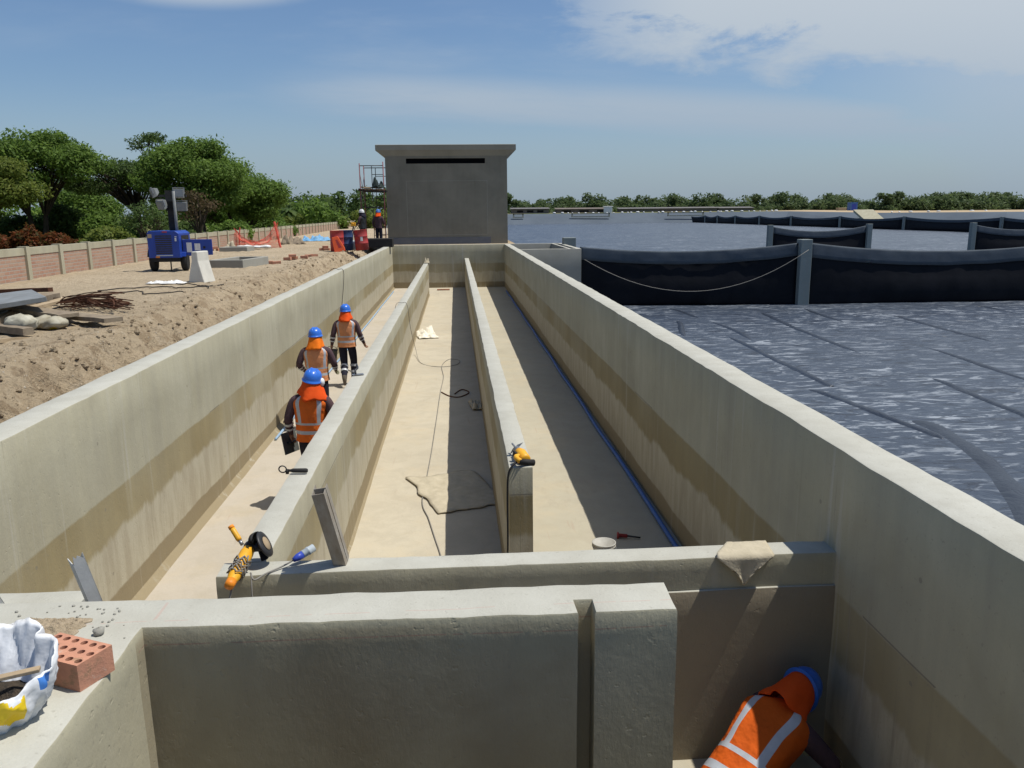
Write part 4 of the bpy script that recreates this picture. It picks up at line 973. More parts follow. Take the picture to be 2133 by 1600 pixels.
# orange mesh, heap, tarp
th = thing('safety_mesh', 'collapsed orange safety mesh on two leaning stakes by the fence', 'safety mesh', (-9.6, 40.2, 0))
mb = MB(); mb.tube([(-.85, -.2, -.1), (-.72, -.2, 1.0)], .03, 6); mb.build('stake', M['mesh_orange'], th)
mb = MB(); mb.tube([(1.05, .3, -.1), (.80, .35, 1.25)], .06, 6); mb.build('stake', M['mesh_orange'], th)
mb = MB(); n, m_ = 44, 16
for i in range(n):
    f = i / (n - 1)
    def P(f, g):
        x = -1.0 + 2.0 * f; top = .95 - 1.9 * f * (1 - f) * 1.6 + .25 * f
        return Vector((x + .12 * nz(f * 5, g * 3, 1), -.25 + .5 * f + .55 * (1 - g) * math.sin(f * 3.1) * -.8 + .1 * nz(f * 7, g * 5, 3), .03 + g * top + .06 * nz(f * 9, g * 4, 5)))
    mb.tube([P(f, g / (m_ - 1)) for g in range(m_)], .008, 3, cap=False)
for j in range(m_):
    mb.tube([P(i / (n - 1), j / (m_ - 1)) for i in range(n)], .010, 3, cap=False)
mb.build('netting', M['mesh_orange'], th)
mb = MB(); rings = []
for i in range(15):
    f = i / 14; rings.append([(-.7 + 1.5 * f + .05 * nz(f * 6, k, 2), -.55 + .28 * math.sin(k * 6.28 / 8) + .06 * nz(f * 4, k * .7, 1), .10 + (.07 + .05 * nz(f * 5, k, 4)) * math.cos(k * 6.28 / 8)) for k in range(8)])
mb.loft(rings); o = mb.build('net_roll', M['sticker'], None, True); o.location = (-9.55, 39.6, 0); put(o, 'pale rolled sheet lying at the foot of the orange mesh', 'roll')
o = crumple('sack', .5, .45, .5, M['felt'], (-10.5, 38.8, 0), 0, 'dirty cloth sack beside the orange mesh', 'sack', 12, fr=1.2)
crumple('rubble_heap', 1.3, 1.0, .7, M['wood'], (-8.9, 45.2, -.02), .3, 'small dark heap of scrap behind the orange mesh', 'scrap heap', 9, fr=3)
crumple('tarp', 1.9, 1.2, .42, M['tarp_blue'], (-8.5, 50.5, -.01), .2, 'crumpled blue tarp on the soil by the fence', 'tarp', 5)

# ------------------------------------------------------------------ scaffold by the building
sc = thing('scaffold', 'red and grey pipe scaffold standing against the concrete building', 'scaffold', (-4.72, 41.9, 0))
def frame_(y):
    for x, h in ((0, 4.05), (1.17, 4.12)):
        mb = MB(); mb.tube([(x, y, 0), (x, y, h)], .026, 8); mb.build('standard', M['red_steel'] if x == 0 or y < 1 else M['dark_metal'], sc, True)
    for x in (.60,):
        mb = MB(); mb.tube([(x, y, 2.0), (x, y, 3.93)], .02, 6); mb.tube([(x, y, .1), (x, y, 1.85)], .02, 6); mb.build('ladder_rail', M['dark_metal'], sc, True)
    for z in (1.9, 3.93):
        mb = MB(); mb.tube([(0, y, z), (1.17, y, z)], .022, 6); mb.build('transom', M['dark_metal'], sc, True)
    for z in (2.35, 2.7, 3.05, 3.5, .5, .9, 1.3):
        mb = MB(); mb.tube([(.6, y, z), (1.17, y, z)], .016, 6); mb.build('rung', M['dark_metal'], sc, True)
frame_(0.0); frame_(1.95)
for a, b in (((0, 0, 2.1), (0, 1.95, 3.6)), ((0, 1.95, 2.1), (0, 0, 3.6)), ((1.17, 0, .3), (1.17, 1.95, 1.6))):
    mb = MB(); mb.tube([a, b], .013, 6); mb.build('brace', M['steel'], sc, True)
for k, (x0, zt) in enumerate(((-.08, 0), (.22, .02), (.52, -.02), (.82, .0))):
    mb = MB(); mb.beam((x0 + .13, -.25, 2.78 + zt), (x0 + .13, 2.2, 2.80 + zt), .27, .045); mb.build('platform_plank', M['wood'] if k % 2 else M['rust'], sc)
for y in (-.05, 1.98):
    mb = MB(); mb.beam((-.12, y, 2.73), (1.35, y, 2.68), .06, .06); mb.build('ledger', M['dark_metal'], sc)
mb = MB(); mb.box((-.05, .1, .0), (1.3, 1.6, .02)); mb.build('base_board', M['wood'], sc)
crumple('tool_bag', .62, .5, .62, pmat('dark_bag', (.02, .03, .03), (.03, .045, .04), 5, .9), (-3.80, 41.9, 2.82), 0, 'dark bundled bag on the scaffold platform', 'bag', 15, fr=1.0)
mb = MB(); mb.beam((-4.6, 41.7, 2.87), (-3.75, 42.3, 2.86), .25, .06); put(mb.build('timber_offcut', M['wood_light']), 'pale timber offcut lying on the scaffold planks', 'timber')
mb = MB(); mb.box((0, 0, 0), (1.3, .9, .42)); o = mb.build('mortar_box', M['black'], None, bevel=.03); o.location = (-4.35, 39.6, -.02); put(o, 'low black mortar box beneath the scaffold', 'mortar box')
tr = thing('survey_level', 'small yellow surveying level on thin legs left of the scaffold', 'surveying level', (-4.98, 40.4, 0))
mb = MB(); mb.box((-.11, -.1, 1.0), (.11, .1, 1.17)); mb.tube([(0, -.16, 1.09), (0, .16, 1.09)], .05, 8); mb.build('head', M['yellow'], tr, bevel=.02)
for k in range(3):
    a = k * 2.1 + .4; mb = MB(); mb.tube([(0, 0, 1.0), (math.cos(a) * .35, math.sin(a) * .35, 0)], .02, 6); mb.build('leg', M['dark_metal'], tr)

# ------------------------------------------------------------------ timber and scrap pile on the bank
def plank(name, a, b, wd, tk, mat, label, cat='plank', up=(0, 0, 1)):
    a = Vector(a); b = Vector(b); mb = MB(); n = 10
    d = (b - a).normalized(); x = d.cross(Vector(up)).normalized(); u_ = x.cross(d)
    rings = []
    for i in range(n + 1):
        p = a + (b - a) * i / n + u_ * .012 * nz(i * .5, a.x, 2)
        e = .05 * wd * nz(i, a.y, 4)
        rings.append([p - x * (wd / 2 + e), p + x * (wd / 2 - e), p + x * (wd / 2 - e) + u_ * tk, p - x * (wd / 2 + e) + u_ * tk])
    mb.loft([r[::-1] for r in rings]); return put(mb.build(name, mat), label, cat)
def G(px, py, dz=0):
    p = at(px, py, 0.0)
    for _ in range(4): p = at(px, py, soil_z(p.x, p.y) + dz)
    return p
pn = MB(); A_, B_, C_ = G(-60, 640, .12), G(98, 612, .34), G(60, 602, .34)
def slab(name, q, tk, mat, label, cat):
    q = [Vector(p) for p in q]; nn = (q[1] - q[0]).cross(q[3] - q[0]).normalized()
    if nn.z < 0: nn = -nn
    mb = MB(); mb.loft([[p - nn * tk for p in q], q]); return put(mb.build(name, mat, None, bevel=.006), label, cat)
slab('plywood_panel', [G(-70, 644, .30), G(96, 618, .40), G(66, 603, .40), G(-90, 622, .28)], .07, M['ply_grey'], 'grey plywood form panel on top of the scrap pile', 'panel')
plank('plank', G(-40, 655, .05), G(108, 622, .10), .35, .1, M['wood'], 'thick brown timber right under the grey panel')
plank('plank', G(-40, 612, .12), G(106, 608, .30), .08, .07, M['rust'], 'dark reddish batten behind the grey panel')
plank('plank', G(30, 655, .10), G(138, 626, .10), .16, .05, M['wood_light'], 'pale board sticking out behind the weathered planks')
plank('plank', G(14, 642, .18), G(144, 661, .12), .30, .05, M['wood'], 'broad weathered plank above the white sacks')
plank('plank', G(60, 652, .05), G(237, 671, .06), .28, .06, M['wood'], 'long weathered plank reaching towards the rebar bundle')
plank('plank', G(-20, 683, .02), G(22, 657, .10), .12, .08, M['wood_light'], 'short orange brown timber left of the sacks')
plank('plank', G(-30, 672, .08), G(12, 652, .16), .1, .05, M['ply_grey'], 'short grey board end at the left edge')
plank('plank', G(-40, 685, .03), G(60, 698, .03), .14, .09, M['wood'], 'dark squared timber below the white sacks')
plank('plank', G(-40, 717, .04), G(148, 704, .09), .08, .05, M['wood_light'], 'thin pale batten lying on the crest of the bank')
mb = MB(); r = random.Random(5)
for k in range(46):
    p = G(r.uniform(112, 165), r.uniform(634, 650)); q = G(r.uniform(215, 282), r.uniform(634, 653))
    p.z += r.uniform(.02, .16); q.z += r.uniform(.02, .10)
    if k % 5 == 0: q.z += r.uniform(.08, .25); q = p + (q - p) * r.uniform(.7, 1)
    mid = (p + q) / 2 + Vector((r.uniform(-.2, .2), r.uniform(-.25, .25), r.uniform(.0, .12)))
    mb.tube(spline([p, mid, q], 5), .010, 4, cap=False)
put(mb.build('rebar_bundle', M['rust']), 'tangled bundle of rusty wire rods on the soil', 'rebar')
def sack(label, a, b, r0, r1, mat, seed, prints=None):
    a = Vector(a); b = Vector(b); d = (b - a).normalized(); x = d.cross(Vector((0, 0, 1))).normalized(); u_ = x.cross(d); th = thing('sack', label, 'sack', a)
    rings = []; n = 18; m_ = 20
    for i in range(n + 1):
        f = i / n; s = (math.sin(math.pi * min(1, max(0, f * .92 + .06))) ** .45)
        rr = (r0 + (r1 - r0) * f) * s
        rings.append([d * ((b - a).length * f) + x * rr * 1.15 * math.cos(k * 2 * math.pi / m_) * (1 + .3 * nz(f * 5, k * .7, seed)) + u_ * (rr * .62 * math.sin(k * 2 * math.pi / m_) * (1 + .35 * nz(f * 6, k * .6, seed + 4) - .3 * abs(nz(f * 9, k * .3, seed + 9)))) for k in range(m_)])
    mb = MB(); mb.loft(rings)
    if prints:
        for fi in range(len(mb.f) - 2):
            i, k = divmod(fi, m_)
            if prints[0] <= i <= prints[1] and prints[2] <= k <= prints[3]: mb.mi[fi] = 1
    mb.build('bag', [mat, M['yellow_print']], th, True); return th
sack('fat white sack with a torn flap in the scrap pile', G(32, 677, .14), G(62, 669, .15), .22, .18, M['old_sack'], 2)
sack('flattened white and yellow cement sack beside the fat sack', G(68, 671, .10), G(136, 673, .09), .15, .17, M['old_sack'], 6, (6, 14, 11, 16))

# ------------------------------------------------------------------ things in the channel
def tubeobj(name, pts, r, mat, label, cat, k=8, n=6):
    mb = MB(); mb.tube(spline(pts, k), r, n); return put(mb.build(name, mat, None, True), label, cat)
fz = FL + .014
tubeobj('pipe', [(2.38 + .012 * math.sin(y * 1.3), y, FL + .035) for y in np.arange(6.5, 40.5, 1.7)], .03, M['pipe_blue'], 'long blue hose along the foot of the shaded right wall', 'hose', 4, 8)
tubeobj('pipe', [(-3.09 + .008 * math.sin(y * .9), y, FL + .03) for y in np.arange(13.2, 41, 2.2)], .022, M['hose_pale'], 'blue hose along the foot of the sunlit left wall', 'hose', 4, 8)
tubeobj('cable', [(-2.2, 18.5, fz), (-1.9, 19.6, fz), (-1.6, 20.05, -1.0), (-1.52, 20.2, ZB + .02), (-1.40, 20.4, ZB + .03), (-1.27, 20.4, ZB - .02), (-1.22, 20.6, -1.3), (-1.15, 21.4, -2.0), (-.96, 20.1, fz), (-.5, 19.5, fz), (-.07, 19.7, fz), (.02, 20.3, fz), (-.25, 20.5, fz), (-.42, 19.6, fz),
          (-.36, 18.2, fz), (-.40, 16.66, fz), (-.43, 14.5, fz), (-.46, 12.5, fz), (-.49, 11.2, fz), (-.52, 10.0, fz), (-.42, 9.4, fz), (-.33, 8.8, fz), (-.24, 8.2, fz), (-.1, 7.0, fz)], .0065, M['grey_rubber'], 'thin grey cable draped over the low dividing wall', 'cable')
tubeobj('cable', [(-.38, 16.6, fz), (-.2, 16.2, fz), (0, 16.1, fz), (.2, 16.5, fz), (.05, 16.8, fz), (-.1, 16.4, fz)], .012, M['rust'], 'short brown rope looped on the middle channel floor', 'rope')
tubeobj('cable', [(-3.9, 23.0, -.30), (-3.52, 23.2, .02), (-3.35, 23.2, .02), (-3.19, 23.15, -.05), (-3.19, 22.6, -.8), (-3.17, 21.6, -1.5), (-3.0, 20.6, -2.1), (-2.7, 19.4, fz), (-2.3, 18.9, fz), (-2.0, 19.2, fz)], .0075, M['black'], 'dark cable running down the sunlit wall behind the farthest walker', 'cable')
crumple('paper_sack', .62, 1.1, .30, M['paper'], (-.98, 24.7, FL + .01), .2, 'crumpled white paper sack on the middle channel floor', 'paper', 22, fr=1.3)
crumple('felt_cloth', .95, 1.5, .05, M['felt'], (-.08, 10.4, FL + .012), R(18), 'tan felt sheet lying half in shade on the middle channel floor', 'felt sheet', 27, fr=1.3)
crumple('felt_scrap', .22, .75, .22, M['felt'], (.31, 15.3, FL + .01), .1, 'small felt scrap leaning at the foot of the wall with the drill', 'felt scrap', 31, fr=1.0)
mb = MB(); mb.box((0, 0, 0), (.62, .12, .06)); o = mb.build('timber_offcut', M['clay'], None, bevel=.005); o.location = (-.98, 39.9, FL + .01); put(o, 'reddish timber piece at the far end of the middle channel', 'timber')
crumple('rag', .24, .5, .28, M['felt'], (-1.36, 37.6, ZB + .01), 0, 'ragged cloth on the far end of the low wall', 'rag', 33, fr=1.0)
# bucket with chisel
_p = at(1258, 1129, FL + .245)
bk = thing('bucket', 'white plastic bucket on the right channel floor', 'bucket', (_p.x, _p.y, FL))
mb = MB(); mb.lathe([(.001, .012), (.095, .012), (.10, 0), (.115, .2), (.128, .2), (.128, .215), (.117, .217), (.128, .235), (.128, .245), (.118, .245), (.096, .03), (.001, .03)], 28); mb.build('body', M['old_white'], bk, True)
mb = MB(); mb.tube([(-.125, 0, .21)] + [(math.cos(a) * -.125, -.05 - math.sin(a) * .07, .21 - math.sin(a) * .05) for a in np.linspace(.2, 2.94, 9)] + [(.125, 0, .21)], .004, 5); mb.build('handle', M['steel'], bk)
mb = MB(); rings = [[(math.cos(a) * .1215, math.sin(a) * .1215, z) for z in (.07, .13)] for a in np.linspace(-2.3, -.9, 7)]; mb.loft(rings, closed=False); mb.build('label', M['clay'], bk)
cz = thing('chisel', 'red handled chisel lying beside the white bucket', 'chisel', (1.78, 8.62, FL + .03), R(-14))
mb = MB(); mb.tube([(0, 0, 0), (.02, 0, 0), (.025, 0, 0), (.12, 0, 0)], [.04, .04, .024, .022], 10); mb.build('handle', M['red_drum'], cz, True)
mb = MB(); mb.tube([(.12, 0, 0), (.27, 0, -.012)], [.012, .010], 8); mb.build('blade', M['dark_metal'], cz, True)

# drill on the near end of the dividing wall
def orient(o, pos, fwd, up=(0, 0, 1)):
    f = Vector(fwd).normalized(); r_ = f.cross(Vector(up)).normalized(); u_ = r_.cross(f)
    o.matrix_world = Matrix.Translation(pos) @ Matrix((r_, f, u_)).transposed().to_4x4()
dl = thing('power_drill', 'yellow power drill with a steel bit on the end of the low wall', 'drill')
orient(dl, (.555, 6.96, ZB + .058), (-.22, .9, .10), (.25, 0, 1))
mb = MB(); mb.lathe([(.001, -.10), (.035, -.10), (.05, -.085), (.052, 0), (.054, .045), (.045, .075), (.040, .10), (.001, .10)], 20, Matrix.Rotation(R(-90), 4, 'X')); mb.build('body', M['yellow'], dl, True)
mb = MB(); mb.tube(spline([(-.03, -.02, 0), (-.075, -.045, .0), (-.085, -.10, 0), (-.07, -.145, 0)], 5), [.024] * 16, 10); mb.build('grip', M['yellow'], dl, True)
mb = MB(); mb.tube([(-.075, -.135, -.01), (.075, -.115, -.01)], [.025, .03], 12); mb.build('handle', M['black'], dl, True)
mb = MB(); mb.lathe([(.001, .1), (.034, .1), (.034, .125), (.028, .13), (.028, .16), (.018, .175), (.001, .175)], 16, Matrix.Rotation(R(-90), 4, 'X')); mb.build('chuck', M['steel'], dl, True)
mb = MB(); mb.tube([(0, .17, 0), (0, .30, 0)], .009, 8)
for a in (.4, 2.5, 4.6):
    c_, s_ = math.cos(a), math.sin(a)
    mb.add([(0, .20, 0), (c_ * .03, .19, s_ * .03), (c_ * .10, .27, s_ * .10), (c_ * .03, .25, s_ * .03), (s_ * .006, .22, -c_ * .006)], [(0, 1, 2, 3), (3, 2, 1, 4), (0, 4, 1), (0, 3, 4)])
mb.build('paddle', M['steel'], dl)
mb = MB(); mb.box((-.075, .005, -.03), (-.05, .06, .02)); mb.build('side_clamp', M['black'], dl, bevel=.006)
tubeobj('cable', [(.50, 6.83, ZB + .045), (.46, 6.79, ZB + .03), (.418, 6.77, ZB - .04), (.405, 6.765, ZB - .2), (.403, 6.77, -1.3), (.400, 6.77, -1.75), (.42, 6.70, fz), (.7, 6.3, fz)], .0095, M['black'], 'black drill cord hanging down the end of the low wall', 'cord')

# stud, brackets
sp = thing('metal_stud', 'tilted double steel stud standing on the low cross wall', 'metal stud', (-.79, 4.93, ZB - .004)); sp.rotation_euler = (R(13.5), R(-8.5), R(-4))
for y in (-.032, .034):
    mb = MB(); L = .575; tks = .0035; w_ = .078; d_ = .054
    mb.box((-w_ / 2, y - d_ / 2, 0), (w_ / 2, y - d_ / 2 + tks, L)); mb.box((-w_ / 2, y - d_ / 2 + tks, 0), (-w_ / 2 + tks, y + d_ / 2, L)); mb.box((w_ / 2 - tks, y - d_ / 2 + tks, 0), (w_ / 2, y + d_ / 2, L))
    mb.build('channel', M['galv'], sp)
def stud(label, loc, rot, L, jag):
    th = thing('metal_stud', label, 'metal stud', loc); th.rotation_euler = rot
    mb = MB(); w_ = .05; n = 6
    bot = [(-w_ / 2 + w_ * i / n, 0, 0) for i in range(n + 1)]; top = [(-w_ / 2 + w_ * i / n, 0, L + jag * nz(i * 1.3, L, 2)) for i in range(n + 1)]
    mb.loft([bot, top], closed=False); mb.loft([[(w_ / 2, 0, 0), (w_ / 2, .04, 0)], [(w_ / 2, 0, L + jag * .3), (w_ / 2, .04, L * .92)]], closed=False); mb.loft([[(-w_ / 2, 0, 0), (-w_ / 2, .04, 0)], [(-w_ / 2, 0, L - jag * .5), (-w_ / 2, .04, L)]], closed=False)
    o = mb.build('channel', M['zinc'], th); o.modifiers.new('s', 'SOLIDIFY').thickness = .003
stud('broken grey stud with a ragged top behind the near wall', (-1.625, 3.42, -.215), (R(4), R(-14), R(48)), .31, .05)
stud('grey stud cut off by the left edge of the view', (-2.10, 3.50, -.215), (R(4), R(-20), R(40)), .31, .03)

# grinder with its cord and plug
gr = thing('angle_grinder', 'yellow angle grinder with its cord wound round the body', 'angle grinder')
orient(gr, (-1.395, 4.80, ZB + .075), (.10, 1, .22), (-.15, -.2, 1))
mb = MB(); mb.lathe([(.001, -.21), (.025, -.21), (.03, -.2), (.03, -.17), (.038, -.13), (.037, 0), (.043, .05), (.043, .11), (.036, .15), (.001, .16)], 18, Matrix.Rotation(R(-90), 4, 'X')); mb.build('body', M['yellow'], gr, True)
mb = MB(); mb.lathe([(.001, -.225), (.028, -.22), (.031, -.20), (.031, -.17), (.001, -.168)], 16, Matrix.Rotation(R(-90), 4, 'X')); mb.build('end_cap', M['orange_tool'], gr, True)
mb = MB(); mb.ball((0, .17, 0), (.04, .045, .045), 14, 8); mb.tube([(0, .17, 0), (.075, .165, .0)], .03, 10); mb.build('gear_head', M['dark_metal'], gr, True)
md = Matrix.Translation((.10, .165, .015)) @ Matrix.Rotation(R(72), 4, 'Y') @ Matrix.Rotation(R(-12), 4, 'X')
mb = MB(); mb.lathe([(.02, 0), (.088, 0), (.09, .004), (.088, .012), (.06, .016), (.02, .018)], 32, md); ds = mb.build('disc', M['dark_metal'], gr, True)
mb = MB(); mb.lathe([(.001, .0225), (.045, .0215), (.046, .0185), (.001, .0185)], 24, md); mb.build('disc_label', M['wood_light'], ds, True)
md2 = Matrix.Translation((.052, .165, .0)) @ Matrix.Rotation(R(74), 4, 'Y')
mb = MB(); rings = []
for k in range(15):
    a = R(-30 + 240 * k / 14); rings.append([md2 @ Vector((math.cos(a) * r_, math.sin(a) * r_, z_)) for r_, z_ in ((.03, 0), (.092, 0), (.094, .028))])
mb.loft(rings, closed=False); o = mb.build('guard', M['black'], gr, True); o.modifiers.new('s', 'SOLIDIFY').thickness = .004
mb = MB(); hb = Vector((-.04, .165, .03)); hd = Vector((-.55, .55, .72)).normalized()
mb.tube([hb, hb + hd * .035], .012, 8, mat=2); mb.tube([hb + hd * .035, hb + hd * .05, hb + hd * .11, hb + hd * .13], [.016, .019, .018, .017], 12, mat=0); mb.tube([hb + hd * .13, hb + hd * .15], [.020, .019], 12, mat=1)
mb.build('side_handle', [M['yellow'], M['orange_tool'], M['steel']], gr, True)
mb = MB(); pts = []
for k in range(86):
    a = k * .45; f = k / 85
    pts.append(((.047 + .010 * math.sin(k * 1.7)) * math.cos(a), -.12 + .15 * f + .02 * math.sin(k * 2.3), (.047 + .012 * math.cos(k * 2.9)) * math.sin(a)))
mb.tube(pts, .0055, 6); mb.build('wound_cord', M['grey_rubber'], gr, True)
tubeobj('cord', [(-1.33, 4.76, ZB + .03), (-1.30, 4.72, ZB + .0), (-1.24, 4.78, ZB + .012), (-1.16, 4.86, ZB + .018), (-1.09, 4.91, ZB + .04)], .006, M['grey_rubber'], 'grey cord between the grinder and its blue plug', 'cord')
tubeobj('cord', [(-1.41, 4.62, ZB + .0), (-1.42, 4.60, ZB - .05), (-1.45, 4.56, ZB - .2), (-1.50, 4.50, -1.4)], .0065, M['grey_rubber'], 'grey cord hanging from the tail of the grinder', 'cord')
tubeobj('cord', [(-1.32, 4.74, ZB + .02), (-1.315, 4.70, ZB - .05), (-1.31, 4.68, ZB - .25), (-1.30, 4.66, -1.4)], .0055, M['grey_rubber'], 'second grey cord falling over the edge beside the grinder', 'cord')
pg = thing('power_plug', 'blue and grey industrial plug at the end of the grinder cord', 'plug')
orient(pg, (-1.08, 4.915, ZB + .045), (.75, .55, .28))
mb = MB(); mb.lathe([(.001, -.02), (.014, -.02), (.02, 0), (.024, .012), (.025, .05), (.001, .05)], 18, Matrix.Rotation(R(-90), 4, 'X')); mb.build('grip', M['plug_blue'], pg, True)
mb = MB(); mb.lathe([(.024, .05), (.026, .055), (.026, .085), (.029, .088), (.029, .098), (.026, .10), (.026, .135), (.022, .137), (.02, .11), (.001, .11)], 20, Matrix.Rotation(R(-90), 4, 'X')); mb.build('socket', M['plug_grey'], pg, True)
# side handle and trowel on the dividing wall
sh = thing('clamp_grip', 'black clamp handle of a drill lying on the low wall', 'tool handle', (-1.56, 6.83, ZB + .03), R(-6))
mb = MB(); rings = []
mb.tube([(math.cos(a) * .033, 0, .012 + math.sin(a) * .03) for a in np.linspace(0, 6.0, 20)], .006, 6); mb.build('ring', M['dark_metal'], sh, True)
mb = MB(); mb.tube([(.04, 0, .0), (.07, 0, 0), (.09, 0, .0), (.21, 0, .0), (.22, 0, 0)], [.012, .012, .019, .021, .015], 10); mb.box((.028, -.012, -.03), (.052, .012, .01)); mb.build('grip', M['black'], sh, True)
tw = thing('trowel', 'grey steel trowel on the low wall beside the farthest walker', 'trowel', (-1.50, 11.2, ZB + .006), R(18))
mb = MB(); mb.add([(0, -.05, .002), (.16, -.045, .002), (.16, .045, .002), (0, .05, .002), (0, -.05, .008), (.16, -.045, .008), (.16, .045, .008), (0, .05, .008)], [(3, 2, 1, 0), (4, 5, 6, 7), (0, 1, 5, 4), (1, 2, 6, 5), (2, 3, 7, 6), (3, 0, 4, 7)]); mb.build('blade', M['steel'], tw)
mb = MB(); mb.tube(spline([(.05, 0, .01), (.05, .02, .06), (.1, .1, .08), (.12, .28, .09)], 4), .014, 8); mb.build('handle', M['dark_metal'], tw, True)
# cloth over the cross wall
mb = MB(); n = 18; rings = []
TL, TR_, BL, BR, TIP = Vector((1.62, 4.87, 0)), Vector((2.02, 4.84, 0)), Vector((1.78, 4.975, 0)), Vector((2.05, 4.98, 0)), 1.83
for j in range(n + 1):
    g = j / n; row = []
    for i in range(n + 1):
        f = i / n
        if g < .5:
            k = g / .5; p = (BL + (BR - BL) * f) * (1 - k) + (Vector((1.64, 4.782, 0)) + Vector((.385, 0, 0)) * f) * k
            z = ZB + .013 + .006 * nz(f * 4, g * 7, 1)
            if f < .12: z += .004
        else:
            k = (g - .5) / .5; x0 = 1.64 + .385 * f
            x = x0 * (1 - k * .84) + (1.835) * k * .84
            p = Vector((x, 4.762 - .012 * math.sin(f * 7 + 1) * k - .006, 0)); z = ZB + .008 - .205 * k * (1 - .35 * (abs(f - .5) * 2) ** 2)
        row.append((p.x, p.y, z))
    rings.append(row)
mb.loft(rings, closed=False); o = mb.build('cloth', M['felt'], None, True); o.modifiers.new('s', 'SOLIDIFY').thickness = .007
put(o, 'pale cloth draped over the low cross wall in a pointed flap', 'cloth')

# ------------------------------------------------------------------ brick, stones and bag on the near wall
bkq = thing('hollow_brick', 'red clay brick with round holes on the corner of the near wall', 'brick')
bl, bw, bh = .240, .140, .095
p0 = at(90, 1345, bh); p1 = at(235, 1349, bh)
mb = MB(); bm = bmesh.new()
nx, ny = 6, 3; cells = []
def quadring(cx, cy, hx, hy, r, seg=16):
    sq = []; ci = []
    for k in range(seg):
        a = 2 * math.pi * k / seg; c_, s_ = math.cos(a), math.sin(a); m2 = max(abs(c_), abs(s_))
        sq.append((cx + c_ / m2 * hx, cy + s_ / m2 * hy)); ci.append((cx + c_ * r, cy + s_ * r))
    return sq, ci
hx, hy = bl / nx / 2, bw / ny / 2
for i in range(nx):
    for j in range(ny):
        sq, ci = quadring(-bl / 2 + hx * (2 * i + 1), -bw / 2 + hy * (2 * j + 1), hx, hy, .0125)
        mb.loft([[(x, y, bh) for x, y in sq], [(x, y, bh) for x, y in ci], [(x, y, .004) for x, y in ci]], cap=False)
mb.loft([[(x, y, z) for x, y in ((-bl / 2, -bw / 2), (bl / 2, -bw / 2), (bl / 2, bw / 2), (-bl / 2, bw / 2))] for z in (0, .006, bh)], cap=False)
mb.add([(-bl / 2, -bw / 2, .001), (bl / 2, -bw / 2, .001), (bl / 2, bw / 2, .001), (-bl / 2, bw / 2, .001)], [(3, 2, 1, 0)])
bo = mb.build('block', M['clay'], bkq)
bkq.location = (-1.340, 2.562, .003); bkq.rotation_euler = (0, 0, R(-25))
mb = MB(); r = random.Random(9)
def stone(loc, s, seed, label):
    m = MB(); rings = []
    for j in range(7):
        a = -math.pi / 2 + math.pi * (j + .02) / 6.04
        rings.append([Vector((math.cos(a) * math.cos(k * .7854), math.cos(a) * math.sin(k * .7854), math.sin(a) * .7)) * s * (1 + .35 * nz(j * .9, k * .8, seed)) for k in range(8)])
    m.loft(rings); o = m.build('stone', M['concrete_grey'], None, True); o.location = loc; return put(o, label, 'stone', 'mortar crumbs on the near wall')
p = at(207, 1322, 0); stone((p.x, p.y, .014), .022, 1, 'largest mortar crumb behind the hollow brick')
for k in range(34):
    a, b = (r.uniform(150, 260), r.uniform(1268, 1330)) if k % 3 else (r.uniform(20, 190), r.uniform(1262, 1300))
    p = at(a, b, 0); stone((p.x, p.y, .002), r.uniform(.003, .007), k + 3, 'tiny mortar crumb scattered on the near wall')
crumple('mortar_spill', .25, .13, .022, pmat('loose_mortar', (.42, .34, .24), (.30, .24, .16), 30, .95, .1, .8, .01), (-1.57, 2.90, -.008), R(-4), 'patch of loose dirt beside the white bag', 'dirt patch', 40, n=40, fr=4)

bc = at(-30, 1436, .10)
bgx = thing('plastic_bag', 'white plastic bag of odds and ends at the lower left corner', 'bag', (bc.x, bc.y, 0.002))
mb = MB(); rings = []; n = 132
for q in range(38):
    f = q / 28 if q <= 28 else 1 - (q - 28) * .085       # up the outside, then down the inside
    ring = []
    for k in range(n):
        a = 2 * math.pi * k / n; ca, sa = math.cos(a), math.sin(a)
        rim = .115 + .105 * max(0, sa) ** .8 + .05 * max(0, ca) - .02 * max(0, -sa) + .022 * nz(ca * 2.2, sa * 2.2, 3)
        fold = abs(nz(ca * 2.4 + f * .6, sa * 2.4, f * 1.3)) * .9 + abs(nz(ca * 5.5, sa * 5.5 + f * .5, f * 2.2 + 4)) * .5 + abs(nz(ca * 12, sa * 12 + f * 2, f * 5 + 9)) * .10
        rr = (.135 + .065 * math.sin(min(1, f) * 1.9)) * (1 - .20 * fold) - .045 * math.exp(-((a - .75) / .16) ** 2) * f
        if q > 28: rr -= .005 + .0025 * (q - 28)
        ring.append((rr * 1.08 * ca, rr * .86 * sa + .03 * f * max(0, sa), rim * f + .006 * nz(ca * 8, sa * 8, q * .4)))
    rings.append(ring)
mb.loft(rings, cap=False)
for fi in range(len(mb.f)):
    q, k = divmod(fi, n)
    if 8 <= q + 3 * math.sin(k * .5) <= 25 and 92 <= k <= 119: mb.mi[fi] = 1
    if 21 <= q <= 26 and 125 <= k <= 130: mb.mi[fi] = 2
mb.build('sack', [M['white_film'], M['yellow_print'], M['blue_print']], bgx, True)
mb = MB(); ring = [(.15 * math.cos(a) * 1.05, .15 * math.sin(a) * .8, .05 + .03 * nz(math.cos(a) * 3, math.sin(a) * 3, 4)) for a in np.linspace(0, 6.2832, 25)[:-1]]
mb.loft([ring, [(x * .5, y * .5, .075 + .02 * nz(x * 30, y * 30, 2)) for x, y, z in ring], [(x * .02, y * .02, .06) for x, y, z in ring]], cap=False)
mb.build('contents', pmat('bag_contents', (.085, .065, .045), (.025, .024, .022), 30, .9, .1, .8, .01), bgx)
